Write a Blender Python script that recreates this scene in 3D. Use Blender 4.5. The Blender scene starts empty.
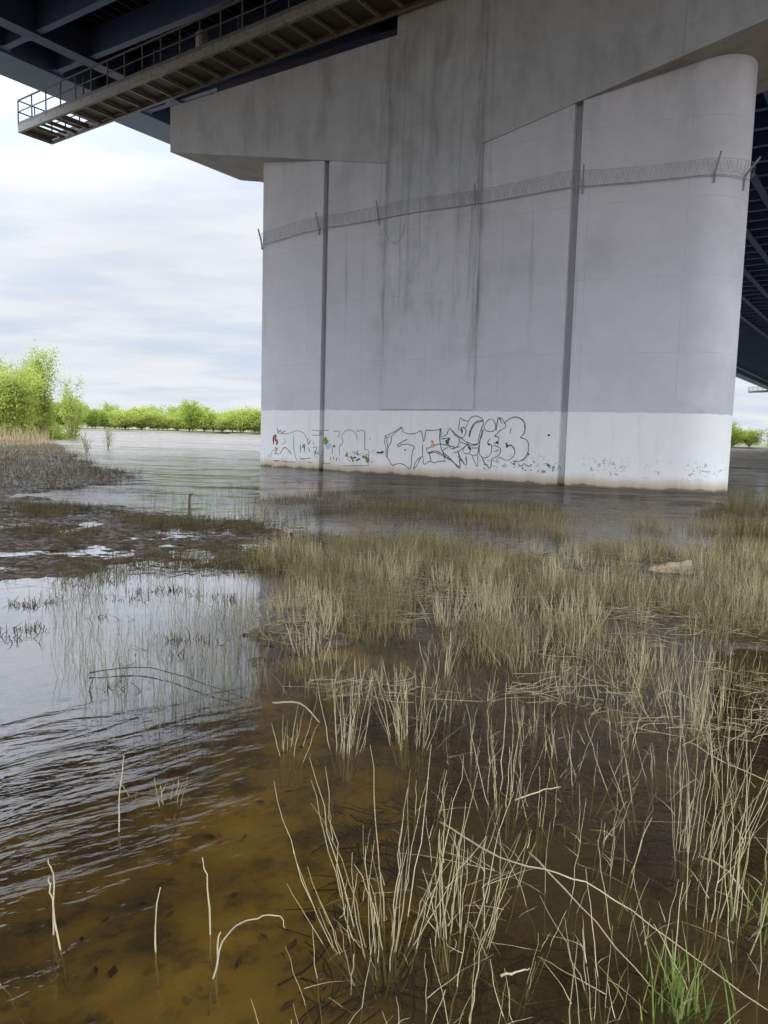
import bpy, bmesh, math, random
import numpy as np
from mathutils import Vector, Matrix
random.seed(7); rng = np.random.default_rng(11)
S = bpy.context.scene; COL = S.collection
R_ = math.radians

# ------------------------------------------------------------------ camera numbers (survey of the place)
PITCH, ROLL, FPX, CAMH = .1011, .0274, 770.0, 1.6
TH, DIST = .5949, 25.142                    # direction of the pier and distance of its near face
_f = np.array([0, math.cos(PITCH), -math.sin(PITCH)]); _u = np.array([0, math.sin(PITCH), math.cos(PITCH)]); _r = np.array([1., 0, 0])
CR = _r*math.cos(ROLL)+_u*math.sin(ROLL); CU = _u*math.cos(ROLL)-_r*math.sin(ROLL); CF = _f
def gnd(x, y, z=0.0):                       # survey point -> spot on the ground
    v = CF+CR*(x-384)/FPX-CU*(y-512)/FPX
    return (np.array([0, 0, CAMH])+v*((z-CAMH)/v[2]))
def topx(X, Y, Z=0.0):
    d = np.stack([X, Y, np.full_like(X, Z-CAMH)], -1)
    k = d@CF
    k = np.where(k < .05, .05, k)
    return 384+FPX*(d@CR)/k, 512-FPX*(d@CU)/k
NV = np.array([-math.sin(TH), -math.cos(TH), 0]); TV = np.array([-math.cos(TH), math.sin(TH), 0])
BO = Vector(NV*(-DIST)+TV*15.05)            # bridge frame origin: foot of the pier's near face; x right along the pier, y away
BM = Matrix.Translation(BO) @ Matrix.Rotation(-TH, 4, 'Z')

# ------------------------------------------------------------------ object helpers
def tag(o, label=None, cat=None, group=None, kind=None):
    if label: o['label'] = label
    if cat: o['category'] = cat
    if group: o['group'] = group
    if kind: o['kind'] = kind
    return o
def empty(name, mat=None, loc=(0, 0, 0)):
    o = bpy.data.objects.new(name, None); COL.objects.link(o); o.empty_display_size = .3
    o.matrix_world = mat if mat is not None else Matrix.Translation(loc)
    return o
def link(name, me, mat, parent=None):
    if mat is not None: me.materials.append(mat)
    o = bpy.data.objects.new(name, me); COL.objects.link(o)
    if parent is not None: o.parent = parent
    return o
class MB:
    def __init__(s): s.v = []; s.f = []
    def add(s, v, f):
        b = len(s.v); s.v += [tuple(p) for p in v]; s.f += [tuple(i+b for i in q) for q in f]; return s
    def box(s, x0, x1, y0, y1, z0, z1):
        v = [(x0,y0,z0),(x1,y0,z0),(x1,y1,z0),(x0,y1,z0),(x0,y0,z1),(x1,y0,z1),(x1,y1,z1),(x0,y1,z1)]
        return s.add(v, [(0,3,2,1),(4,5,6,7),(0,1,5,4),(1,2,6,5),(2,3,7,6),(3,0,4,7)])
    def bar(s, a, b, w, h=None):            # rectangular bar from a to b
        h = h or w; a = Vector(a); b = Vector(b); d = (b-a).normalized()
        up = Vector((0,0,1)) if abs(d.z) < .95 else Vector((0,1,0))
        r = d.cross(up).normalized(); u = r.cross(d)
        v = [p+r*i*w/2+u*j*h/2 for p in (a, b) for i, j in ((-1,-1),(1,-1),(1,1),(-1,1))]
        return s.add(v, [(0,1,2,3),(7,6,5,4),(0,4,5,1),(1,5,6,2),(2,6,7,3),(3,7,4,0)])
    def tube(s, pts, rad, n=6, cap=True):
        pts = [Vector(p) for p in pts]; m = len(pts)
        rad = rad if hasattr(rad, '__len__') else [rad]*m
        v = []; prev = None
        for i, p in enumerate(pts):
            d = (pts[min(i+1, m-1)]-pts[max(i-1, 0)]).normalized()
            if prev is None:
                r = d.orthogonal().normalized()
            else:
                r = (prev-d*prev.dot(d)); r = r.normalized() if r.length > 1e-6 else d.orthogonal().normalized()
            prev = r; u = d.cross(r)
            v += [p+(r*math.cos(2*math.pi*k/n)+u*math.sin(2*math.pi*k/n))*rad[i] for k in range(n)]
        f = [(i*n+k, i*n+(k+1) % n, (i+1)*n+(k+1) % n, (i+1)*n+k) for i in range(m-1) for k in range(n)]
        if cap: f += [tuple(range(n))[::-1], tuple((m-1)*n+k for k in range(n))]
        return s.add(v, f)
    def prism(s, poly, axis, a, b):         # polygon extruded along an axis ('y': poly in xz, 'z': poly in xy)
        n = len(poly)
        if axis == 'y': v = [(p[0], a, p[1]) for p in poly]+[(p[0], b, p[1]) for p in poly]
        else: v = [(p[0], p[1], a) for p in poly]+[(p[0], p[1], b) for p in poly]
        return s.add(v, [tuple(range(n)), tuple(range(2*n-1, n-1, -1))]+[(i, n+i, n+(i+1) % n, (i+1) % n) for i in range(n)])
    def mesh(s, name):
        me = bpy.data.meshes.new(name); me.from_pydata([tuple(p) for p in s.v], [], s.f)
        bm = bmesh.new(); bm.from_mesh(me); bmesh.ops.recalc_face_normals(bm, faces=bm.faces); bm.to_mesh(me); bm.free()
        return me
    def build(s, name, mat, parent=None, smooth=False):
        me = s.mesh(name)
        if smooth: me.polygons.foreach_set('use_smooth', [True]*len(me.polygons))
        return link(name, me, mat, parent)
def np_mesh(name, V, F, smooth=False):      # big meshes: V (n,3), F (m,k)
    me = bpy.data.meshes.new(name); k = F.shape[1]
    me.vertices.add(len(V)); me.vertices.foreach_set('co', V.astype(np.float32).ravel())
    me.loops.add(F.size); me.loops.foreach_set('vertex_index', F.astype(np.int32).ravel())
    me.polygons.add(len(F)); me.polygons.foreach_set('loop_start', np.arange(0, F.size, k, dtype=np.int32))
    if smooth: me.polygons.foreach_set('use_smooth', np.ones(len(F), bool))
    me.update(calc_edges=True); return me

# ------------------------------------------------------------------ node helpers
class NT:
    def __init__(s, name):
        s.m = bpy.data.materials.new(name); s.m.use_nodes = True; s.t = s.m.node_tree; s.t.nodes.clear()
        s.out = s.t.nodes.new('ShaderNodeOutputMaterial')
    def n(s, typ, **k):
        o = s.t.nodes.new(typ)
        for a, b in k.items(): setattr(o, a, b)
        return o
    def put(s, sock, v):
        if isinstance(v, bpy.types.NodeSocket): s.t.links.new(v, sock)
        elif v is not None:
            if hasattr(sock.default_value, '__len__') and not hasattr(v, '__len__'): v = (v, v, v)
            if hasattr(sock.default_value, '__len__') and len(sock.default_value) == 4 and len(v) == 3: v = (*v, 1)
            sock.default_value = v
    def math(s, op, a, b=None, c=None, clamp=False):
        o = s.n('ShaderNodeMath', operation=op, use_clamp=clamp)
        for i, v in enumerate((a, b, c)):
            if v is not None: s.put(o.inputs[i], v)
        return o.outputs[0]
    def mix(s, f, a, b, mode='MIX'):
        o = s.n('ShaderNodeMix', data_type='RGBA', blend_type=mode)
        s.put(o.inputs[0], f); s.put(o.inputs[6], a); s.put(o.inputs[7], b); return o.outputs[2]
    def ss(s, v, a, b):                     # smoothstep
        o = s.n('ShaderNodeMapRange', interpolation_type='SMOOTHSTEP'); s.put(o.inputs[0], v); s.put(o.inputs[1], a); s.put(o.inputs[2], b); return o.outputs[0]
    def noise(s, vec, scale, detail=4, rough=.55, sc=(1, 1, 1), rot=(0, 0, 0), dist=0):
        mp = s.n('ShaderNodeMapping', vector_type='TEXTURE'); s.put(mp.inputs[0], vec); mp.inputs['Scale'].default_value = tuple(1/q for q in sc); mp.inputs['Rotation'].default_value = rot
        o = s.n('ShaderNodeTexNoise'); s.put(o.inputs['Vector'], mp.outputs[0]); o.inputs['Scale'].default_value = scale
        o.inputs['Detail'].default_value = detail; o.inputs['Roughness'].default_value = rough; o.inputs['Distortion'].default_value = dist
        return o.outputs[0]
    def obj(s): return s.n('ShaderNodeTexCoord').outputs['Object']
    def xyz(s, v):
        o = s.n('ShaderNodeSeparateXYZ'); s.put(o.inputs[0], v); return o.outputs
    def bump(s, h, dist, strength=1.0, normal=None):
        o = s.n('ShaderNodeBump'); s.put(o.inputs['Height'], h); o.inputs['Distance'].default_value = dist; s.put(o.inputs['Strength'], strength)
        if normal: s.put(o.inputs['Normal'], normal)
        return o.outputs[0]
    def pbr(s, col, rough=.8, normal=None, metal=0, spec=.5, trans=None):
        b = s.n('ShaderNodeBsdfPrincipled'); s.put(b.inputs['Base Color'], col); s.put(b.inputs['Roughness'], rough); b.inputs['Metallic'].default_value = metal
        b.inputs['Specular IOR Level'].default_value = spec
        if normal: s.put(b.inputs['Normal'], normal)
        s.t.links.new(b.outputs[0], s.out.inputs[0]); return s.m

def paint_mat(name, col, rust=.0, rough=.55, var=.25, rust_col=(.10, .045, .02), scale=1.0):
    t = NT(name); o = t.obj(); n1 = t.noise(o, 1.3*scale, 6); n2 = t.noise(o, 6*scale, 5)
    c = t.mix(t.math('MULTIPLY', n1, var*2), col, tuple(x*.45 for x in col))
    if rust: c = t.mix(t.math('MULTIPLY', t.ss(n2, .62-.25*rust, .72-.1*rust), .9), c, rust_col)
    return t.pbr(c, rough, t.bump(n2, .004))

# concrete of the pier: grey lime coat, white coat up to 2.5 m, streaks under the joints, flaking near the water
def concrete_mat(name, painted):
    t = NT(name); o = t.obj(); x, y, z = t.xyz(o)
    big = t.noise(o, .35, 5); mid = t.noise(o, 1.6, 6, .6); fine = t.noise(o, 22, 4)
    if painted:
        grey = t.mix(mid, (.445, .44, .468), (.545, .54, .568))
    else:
        grey = t.mix(mid, (.325, .335, .345), (.43, .44, .452))
    grey = t.mix(t.math('MULTIPLY', t.ss(big, .5, .75), .35), grey, (.26, .255, .245))
    # lift lines of the formwork and faint panel joints
    jz = t.math('PINGPONG', t.math('ADD', z, .35), 1.2); jl = t.math('SUBTRACT', 1, t.ss(jz, .0, .02))
    jx = t.math('PINGPONG', t.math('ADD', x, .3), 1.5); jx = t.math('SUBTRACT', 1, t.ss(jx, .0, .02))
    jl = t.math('MULTIPLY', t.math('MAXIMUM', jl, jx), t.math('MULTIPLY', t.ss(mid, .38, .62), .42))
    grey = t.mix(jl, grey, (.2, .2, .19))
    # patches of newer coat
    vor = t.n('ShaderNodeTexVoronoi'); mp = t.n('ShaderNodeMapping'); t.put(mp.inputs[0], o); mp.inputs['Scale'].default_value = (.4, .4, .55)
    t.put(vor.inputs['Vector'], mp.outputs[0]); vor.distance = 'CHEBYCHEV'; vor.inputs['Scale'].default_value = 1
    pv = t.n('ShaderNodeSeparateColor'); t.put(pv.inputs[0], vor.outputs['Color'])
    grey = t.mix(t.math('MULTIPLY', pv.outputs[0], .14), grey, (.27, .27, .28))
    if painted:
        raw = t.mix(mid, (.325, .335, .345), (.43, .44, .452))
        up_ = t.ss(t.math('ADD', z, t.math('MULTIPLY', t.math('SUBTRACT', t.noise(o, .7, 5, .6), .5), 5)), 7.5, 12.0)
        grey = t.mix(t.math('MULTIPLY', up_, t.ss(t.math('ABSOLUTE', t.math('ADD', x, .22)), 2.2, 2.0)), grey, raw)
    mot = t.math('MULTIPLY', t.ss(t.noise(o, 1.1, 7, .66, sc=(1.2, 1.2, .5)), .47, .66), t.math('MULTIPLY', t.ss(t.math('ABSOLUTE', t.math('ADD', x, .3)), 3.4, 1.6), t.ss(z, 2.6, 7)))
    grey = t.mix(t.math('MULTIPLY', mot, .3), grey, (.15, .15, .14))
    # water streaks
    streak = None
    wob = t.math('MULTIPLY', t.math('SUBTRACT', t.noise(o, .5, 3), .5), .55)
    sz = t.noise(o, 1, 7, .72, sc=(4.5, 4.5, .3))
    for c, w, k, lo in ((-2.22, .2, 1.0, 2.6), (1.72, .19, .95, 2.6), (-1.55, .06, .7, 5), (-.7, .05, .55, 6.5), (.9, .06, .55, 7.5), (-2.55, .09, .5, 4), (2.1, .08, .5, 8.5), (-.2, .28, .45, 9), (-1.2, .3, .4, 10)):
        d = t.math('ABSOLUTE', t.math('SUBTRACT', t.math('ADD', x, wob if w > .1 else t.math('MULTIPLY', wob, .5)), c))
        e = t.math('SUBTRACT', 1, t.ss(d, w*.15, w*1.25)); e = t.math('MULTIPLY', e, t.math('MULTIPLY', t.ss(z, lo, lo+2.5), k))
        streak = e if streak is None else t.math('MAXIMUM', streak, e)
    streak = t.math('MULTIPLY', streak, t.ss(sz, .34, .68))
    drip = t.noise(o, 1, 6, .6, sc=(2.2, 2.2, .07))
    drip = t.math('MULTIPLY', t.ss(drip, .60, .70), t.math('MULTIPLY', t.ss(z, 3, 11), .42))
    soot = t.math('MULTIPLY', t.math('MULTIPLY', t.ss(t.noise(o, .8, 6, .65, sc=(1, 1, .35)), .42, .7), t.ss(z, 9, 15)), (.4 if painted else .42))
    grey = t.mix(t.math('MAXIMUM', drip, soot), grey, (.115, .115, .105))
    col = t.mix(t.math('MULTIPLY', streak, .62), grey, (.10, .10, .095))
    if painted:
        edge = t.math('ADD', z, t.math('MULTIPLY', t.math('SUBTRACT', t.noise(o, 3, 4), .5), .12))
        white = t.mix(t.noise(o, .9, 5), (.64, .635, .615), (.73, .73, .72))
        white = t.mix(t.math('MULTIPLY', t.ss(t.noise(o, 1, 5, .6, sc=(3, 3, .35)), .52, .75), .35), white, (.52, .5, .45))
        col = t.mix(t.ss(edge, 2.53, 2.49), col, white)
        # flaked spots low down
        fl = t.noise(o, 7, 6, .72, sc=(1, 1, 1.3)); reg = t.ss(t.math('ADD', t.noise(o, .7, 3), t.math('MULTIPLY', t.ss(x, 1, 7), .1)), .5, .62)
        band = t.math('MULTIPLY', t.ss(z, .28, .5), t.ss(z, 1.15, .65))
        fm = t.math('MULTIPLY', t.ss(fl, .56, .59), t.math('MULTIPLY', band, reg))
        col = t.mix(fm, col, (.16, .155, .16))
        # silt and rust line at the water
        wl = t.math('ADD', z, t.math('MULTIPLY', t.noise(o, 1.4, 5, .6, sc=(1, 1, .2)), -.35))
        col = t.mix(t.math('MULTIPLY', t.ss(wl, .32, -.12), .8), col, (.36, .26, .13))
        col = t.mix(t.math('MULTIPLY', t.ss(wl, -.07, -.15), .8), col, (.07, .055, .04))
    return t.pbr(col, .85, t.bump(t.math('ADD', t.math('MULTIPLY', fine, .3), mid), .01, .5))

M = {}
M['shaft'] = concrete_mat('coated_concrete', True)
M['cap'] = concrete_mat('raw_concrete', False)
M['steel'] = paint_mat('navy_steel', (.065, .10, .25), rust=.3)
M['flange'] = paint_mat('blue_grey_steel', (.13, .205, .40), rust=.12)
M['beam'] = paint_mat('navy_beam', (.075, .125, .30), rust=.2)
M['soffit'] = paint_mat('dark_deck_plate', (.04, .052, .125), rust=.75)
M['walk'] = paint_mat('grey_brown_steel', (.23, .225, .21), rust=.35, rust_col=(.13, .065, .03))
M['rail'] = paint_mat('rail_steel', (.11, .105, .10), rust=.3)
M['grate'] = paint_mat('grating_steel', (.075, .07, .062), rust=.35)
M['wire'] = paint_mat('weathered_wire', (.3, .3, .305), rust=.2, scale=3)
M['black'] = paint_mat('black_spray', (.05, .05, .053), rough=.6, scale=4)
M['brownpen'] = paint_mat('dark_olive_spray', (.085, .075, .05), rough=.6, scale=4)
M['greypen'] = paint_mat('faded_grey_spray', (.24, .23, .23), rough=.7, scale=4)
M['red'] = paint_mat('dull_red_spray', (.26, .05, .06), rough=.7, scale=4)
M['green'] = paint_mat('olive_green_spray', (.16, .24, .03), rough=.7, scale=4)
M['blue'] = paint_mat('pale_blue_spray', (.42, .55, .72), rough=.7, scale=4)
M['teal'] = paint_mat('dark_teal_spray', (.03, .12, .12), rough=.7, scale=4)
M['orange'] = paint_mat('orange_spray', (.72, .33, .12), rough=.7, scale=4)
M['pink'] = paint_mat('faded_pink_spray', (.66, .5, .5), rough=.7, scale=4)

def island_mat(name, stops, rough=.75, trans=0.0):     # one colour per stalk or leaf
    t = NT(name); g = t.n('ShaderNodeNewGeometry').outputs['Random Per Island']
    cr = t.n('ShaderNodeValToRGB'); t.put(cr.inputs[0], g)
    e = cr.color_ramp.elements
    while len(e) < len(stops): e.new(.5)
    for i, (p, c) in enumerate(stops): e[i].position = p; e[i].color = (*c, 1)
    c = t.mix(t.math('MULTIPLY', t.noise(t.obj(), 9, 3), .5), cr.outputs[0], tuple(x*.6 for x in stops[0][1]))
    if trans:
        d = t.n('ShaderNodeBsdfDiffuse'); t.put(d.inputs[0], c); tr = t.n('ShaderNodeBsdfTranslucent'); t.put(tr.inputs[0], c)
        mx = t.n('ShaderNodeMixShader'); mx.inputs[0].default_value = trans
        t.t.links.new(d.outputs[0], mx.inputs[1]); t.t.links.new(tr.outputs[0], mx.inputs[2]); t.t.links.new(mx.outputs[0], t.out.inputs[0]); return t.m
    return t.pbr(c, rough, spec=.3)
M['straw'] = island_mat('dry_straw', [(0, (.32, .26, .13)), (.35, (.54, .46, .26)), (.7, (.68, .60, .38)), (1, (.45, .42, .22))])
M['marsh'] = island_mat('olive_straw', [(0, (.11, .08, .036)), (.3, (.26, .21, .095)), (.7, (.46, .39, .20)), (1, (.31, .27, .12))])
M['bankgrass'] = island_mat('dark_bank_grass', [(0, (.08, .058, .028)), (.45, (.15, .115, .05)), (.8, (.25, .205, .09)), (1, (.16, .17, .055))])
M['poolgrass'] = island_mat('grey_green_stems', [(0, (.15, .15, .085)), (.5, (.26, .26, .14)), (1, (.36, .34, .2))])
M['reed'] = island_mat('tan_reed', [(0, (.30, .22, .12)), (1, (.5, .4, .24))])
M['drown'] = island_mat('sodden_stems', [(0, (.05, .032, .014)), (.6, (.09, .062, .028)), (1, (.15, .11, .055))])
M['sodleaf'] = island_mat('sodden_leaf', [(0, (.07, .04, .016)), (.6, (.13, .08, .03)), (1, (.2, .13, .06))])
M['fresh'] = island_mat('fresh_grass', [(0, (.17, .24, .06)), (.6, (.29, .38, .10)), (1, (.42, .47, .17))], trans=.35)
M['leaf'] = island_mat('spring_leaf', [(0, (.17, .25, .04)), (.5, (.27, .36, .06)), (1, (.38, .44, .09))], trans=.45)
M['leaf2'] = island_mat('young_willow_leaf', [(0, (.24, .31, .06)), (.5, (.36, .42, .09)), (1, (.48, .50, .14))], trans=.45)
M['bark'] = paint_mat('grey_bark', (.15, .12, .085), rough=.9, scale=3)
M['wood'] = paint_mat('bleached_wood', (.44, .35, .22), rust=.55, rust_col=(.16, .115, .065), rough=.9, var=.5, scale=2.5)
M['twig'] = paint_mat('peeled_twig', (.55, .48, .32), rough=.8, scale=6)

# ------------------------------------------------------------------ terrain
def vnoise(x, y, seed):
    r = np.random.default_rng(seed).random((256, 256)); xi = np.floor(x).astype(int); yi = np.floor(y).astype(int)
    fx = x-xi; fy = y-yi; fx = fx*fx*(3-2*fx); fy = fy*fy*(3-2*fy)
    a = r[xi % 256, yi % 256]; b = r[(xi+1) % 256, yi % 256]; c = r[xi % 256, (yi+1) % 256]; d = r[(xi+1) % 256, (yi+1) % 256]
    return (a*(1-fx)+b*fx)*(1-fy)+(c*(1-fx)+d*fx)*fy
def fbm(x, y, seed, o=4):
    s = 0; a = .5
    for i in range(o): s = s+a*vnoise(x*2**i, y*2**i, seed+i); a *= .5
    return s-.47
def sdf(X, Y, poly):                        # positive inside
    P = np.array([gnd(*q)[:2] if len(q) == 2 else q[:2] for q in poly]); n = len(P)
    d = np.full(X.shape, 1e9); ins = np.zeros(X.shape, bool)
    for i in range(n):
        a = P[i]; b = P[(i+1) % n]; e = b-a; wx = X-a[0]; wy = Y-a[1]
        h = np.clip((wx*e[0]+wy*e[1])/(e@e), 0, 1); d = np.minimum(d, (wx-e[0]*h)**2+(wy-e[1]*h)**2)
        cond = ((a[1] <= Y) != (b[1] <= Y)); den = e[1] if abs(e[1]) > 1e-9 else 1e-9
        ins ^= cond & (X < a[0]+(Y-a[1])/den*e[0])
    return np.where(ins, 1, -1)*np.sqrt(d)
SPIT = [(-260, 452), (-60, 445), (0, 443.5), (55, 441.5), (66, 446), (100, 460), (136, 476), (134, 482), (84, 489), (46, 497), (30, 506), (0, 510), (-260, 525)]
MUD = [(-300, 516), (-60, 506), (0, 507), (80, 505), (150, 512), (210, 519), (262, 523), (330, 540), (275, 566), (200, 572), (150, 571), (60, 580), (0, 585), (-60, 592), (-300, 615)]
RSPIT = [(688, 514), (725, 509), (800, 506), (860, 506), (860, 528), (790, 529), (745, 523), (706, 517)]
PEAT = [(268, 548), (420, 543), (560, 555), (680, 548), (960, 540), (960, 650), (700, 655), (520, 660), (400, 645), (300, 652), (266, 640)]
def terrain(X, Y):
    n1 = fbm(X*.35, Y*.35, 3); n2 = fbm(X*1.7, Y*1.7, 9); n3 = fbm(X*6, Y*6, 15, 3)
    ss = lambda v, a, b: (lambda q: q*q*(3-2*q))(np.clip((v-a)/(b-a), 0, 1))
    base = -.15-.10*ss(-X, .1, 1.6)*ss(9-Y, 0, 3)-.2*ss(Y, 13, 20)-2.3*ss(Y, 22, 40)+n1*.10+n2*.07+n3*.022
    base = np.where(Y < 14, np.minimum(base, -.03), base)
    for poly, h, w, sc in ((SPIT, .055, 1.3, .8), (MUD, .022, .6, 1.6), (RSPIT, .07, .5, 1.), (PEAT, -.004, .4, 1.25)):
        d = sdf(X, Y, poly); d = d+n2*1.2*w+n1*(2.2 if poly is SPIT else .8)*w
        d = d+(n2*1.1+n3*.5 if poly is PEAT else 0); m = ss(d, -w, w*.7); base = base*(1-m)+(h+n2*.09*sc+n3*.07*sc)*m
    # left shore where the willows stand, rising away from the water
    dl = -X-(.385*Y+4.5)+n1*5; ml = ss(dl, -2, 5)*ss(Y, 48, 62)
    base = base*(1-ml)+(.45+np.clip(dl, 0, 60)*.02+n1*.3)*ml
    fb = Y-(262+n1*25+np.sin(X*.013)*9)-np.where(X < -20, 15, -24)*1.0
    mf = ss(fb, -10, 6); base = base*(1-mf)+(.4+np.clip(fb, 0, 200)*.012+n1*.4)*mf
    bk = ss(-Y, 0, 6); base = base*(1-bk)+(.25+n1*.2)*bk
    return base
def axis(lo, hi, segs):
    out = [lo]
    while out[-1] < hi:
        x = out[-1]
        st = next(s for a, b, s in segs if a <= x < b); out.append(x+st)
    return np.array(out)
ax = axis(-3000, 3000, [(-1e9, -400, 260), (-400, -60, 8), (-60, -14, .7), (-14, -4, .14), (-4, 4, .05), (4, 12, .16), (12, 50, 1.2), (50, 400, 9), (400, 1e9, 260)])
ay = axis(-600, 4000, [(-1e9, -20, 40), (-20, 0, 1.2), (0, 6, .05), (6, 11, .08), (11, 24, .14), (24, 60, .6), (60, 130, 2.5), (130, 400, 5), (400, 1e9, 220)])
GX, GY = np.meshgrid(ax, ay); GZ = terrain(GX, GY)
nx, ny = len(ax), len(ay); idx = np.arange(nx*ny).reshape(ny, nx)
FQ = np.stack([idx[:-1, :-1], idx[:-1, 1:], idx[1:, 1:], idx[1:, :-1]], -1).reshape(-1, 4)
t = NT('silt_and_mud'); o = t.obj(); x, y, z = t.xyz(o)
n1 = t.noise(o, 1.6, 6, .6); n2 = t.noise(o, 9, 5, .6); n3 = t.noise(o, 45, 3); n4 = t.noise(o, 4.2, 5, .62)
silt = t.mix(t.ss(n1, .32, .68), (.32, .22, .04), (.62, .43, .09))
silt = t.mix(t.math('MULTIPLY', t.ss(n4, .47, .64), .7), silt, (.11, .074, .024))
silt = t.mix(t.math('MULTIPLY', t.ss(n2, .56, .68), .5), silt, (.06, .042, .016))
silt = t.mix(t.math('MULTIPLY', t.ss(t.math('ADD', x, t.math('MULTIPLY', t.math('SUBTRACT', n1, .5), 2.5)), -.45, .35), .88), silt, t.mix(n4, (.042, .03, .012), (.14, .096, .027)))
mud = t.mix(n2, (.055, .037, .02), (.135, .095, .055)); mud = t.mix(t.math('MULTIPLY', t.ss(n1, .45, .65), .5), mud, (.10, .085, .065))
dry = t.mix(n1, (.13, .11, .06), (.09, .12, .035))
c = t.mix(t.ss(z, -.05, .0), silt, mud); c = t.mix(t.ss(z, .3, .5), c, dry)
t.pbr(c, t.math('SUBTRACT', .9, t.math('MULTIPLY', t.ss(n2, .42, .56), .55)), t.bump(t.math('ADD', n2, t.math('MULTIPLY', n3, .5)), .06, t.math('ADD', .15, t.math('MULTIPLY', t.ss(z, -.05, 0), .75))), spec=.5)
g = link('ground', np_mesh('ground', np.stack([GX, GY, GZ], -1).reshape(-1, 3), FQ, True), t.m); tag(g, kind='structure')

# ------------------------------------------------------------------ water: clear brown shallows, ripples from the river side, sheltered among the stems
t = NT('river_water'); o = t.obj(); x, y, z = t.xyz(o)
near_ = t.ss(y, 5.0, 3.2); farr = t.ss(y, 11, 19)
def ripple(scale, sc, rot, d=3): return t.noise(o, scale, d, .5, sc=sc, rot=(0, 0, R_(rot)), dist=.8)
r1 = ripple(4.4, (.30, 1, 1), 40, 4); r2 = ripple(13, (.34, 1, 1), 30, 2); r3 = ripple(1.6, (.45, 1, 1), 8, 5); r4 = ripple(34, (.5, 1, 1), 20, 2)
open_ = t.math('ADD', x, t.math('MULTIPLY', t.math('SUBTRACT', t.noise(o, .45, 2), .5), 2.0))
shel = t.math('SUBTRACT', 1, t.math('MULTIPLY', t.math('MULTIPLY', t.ss(open_, -1.1, .1), t.ss(y, 24, 9)), .86))
far = t.ss(y, 10, 26)
h = t.math('ADD', t.math('MULTIPLY', r1, 1.0), t.math('ADD', t.math('MULTIPLY', r2, .22), t.math('ADD', t.math('MULTIPLY', r4, .07), t.math('MULTIPLY', t.math('MULTIPLY', r3, far), 2.2))))
amp = t.math('ADD', t.math('MULTIPLY', near_, t.math('MULTIPLY', t.ss(t.noise(o, .9, 3, .6), .25, .7), 1.55)), t.math('ADD', .17, t.math('MULTIPLY', farr, 1.7)))
nm = t.bump(t.math('MULTIPLY', h, t.math('MULTIPLY', amp, shel)), .017)
def slope(scale, sc, rot):
    mp = t.n('ShaderNodeMapping', vector_type='TEXTURE'); t.put(mp.inputs[0], o); mp.inputs['Scale'].default_value = tuple(1/q for q in sc); mp.inputs['Rotation'].default_value = (0, 0, R_(rot))
    nz = t.n('ShaderNodeTexNoise'); t.put(nz.inputs['Vector'], mp.outputs[0]); nz.inputs['Scale'].default_value = scale; nz.inputs['Detail'].default_value = 4
    v = t.n('ShaderNodeVectorMath', operation='SUBTRACT'); t.put(v.inputs[0], nz.outputs['Color']); v.inputs[1].default_value = (.5, .5, .5); return v.outputs[0]
wind = t.math('ADD', .55, t.math('MULTIPLY', t.noise(o, .09, 3, .6, sc=(.5, 1, 1)), .9))
va = t.n('ShaderNodeVectorMath', operation='ADD'); t.put(va.inputs[0], slope(3.0, (.35, 1, 1), 6)); wb = t.n('ShaderNodeVectorMath', operation='SCALE'); t.put(wb.inputs[0], slope(.2, (.3, 1, 1), -3)); t.put(wb.inputs['Scale'], t.math('MULTIPLY', t.ss(y, 25, 70), 1.6))
wc = t.n('ShaderNodeVectorMath', operation='ADD'); t.put(wc.inputs[0], slope(.8, (.35, 1, 1), -4)); t.put(wc.inputs[1], wb.outputs[0]); t.put(va.inputs[1], wc.outputs[0])
vm = t.n('ShaderNodeVectorMath', operation='MULTIPLY'); t.put(vm.inputs[0], va.outputs[0]); vm.inputs[1].default_value = (.35, 1.0, 0)
vs = t.n('ShaderNodeVectorMath', operation='SCALE'); t.put(vs.inputs[0], vm.outputs[0]); t.put(vs.inputs['Scale'], t.math('MULTIPLY', t.math('MULTIPLY', t.ss(y, 10, 24), wind), .85))
vn = t.n('ShaderNodeVectorMath', operation='ADD'); t.put(vn.inputs[0], nm); t.put(vn.inputs[1], vs.outputs[0])
vz = t.n('ShaderNodeVectorMath', operation='NORMALIZE'); t.put(vz.inputs[0], vn.outputs[0]); nm = vz.outputs[0]
fr = t.n('ShaderNodeFresnel'); fr.inputs[0].default_value = 1.42; t.put(fr.inputs['Normal'], nm)
gl = t.n('ShaderNodeBsdfGlossy'); t.put(gl.inputs['Roughness'], t.math('ADD', .012, t.math('MULTIPLY', t.ss(y, 12, 60), .16))); t.put(gl.inputs['Normal'], nm); gl.inputs[0].default_value = (.96, .96, .98, 1)
tr = t.n('ShaderNodeBsdfTransparent'); tr.inputs[0].default_value = (.90, .80, .46, 1)
df = t.n('ShaderNodeBsdfDiffuse'); df.inputs[0].default_value = (.11, .095, .08, 1)
mt = t.n('ShaderNodeMixShader'); t.put(mt.inputs[0], t.math('ADD', .12, t.math('MULTIPLY', t.ss(y, 12, 28), .7)))
t.t.links.new(tr.outputs[0], mt.inputs[1]); t.t.links.new(df.outputs[0], mt.inputs[2])
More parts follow.
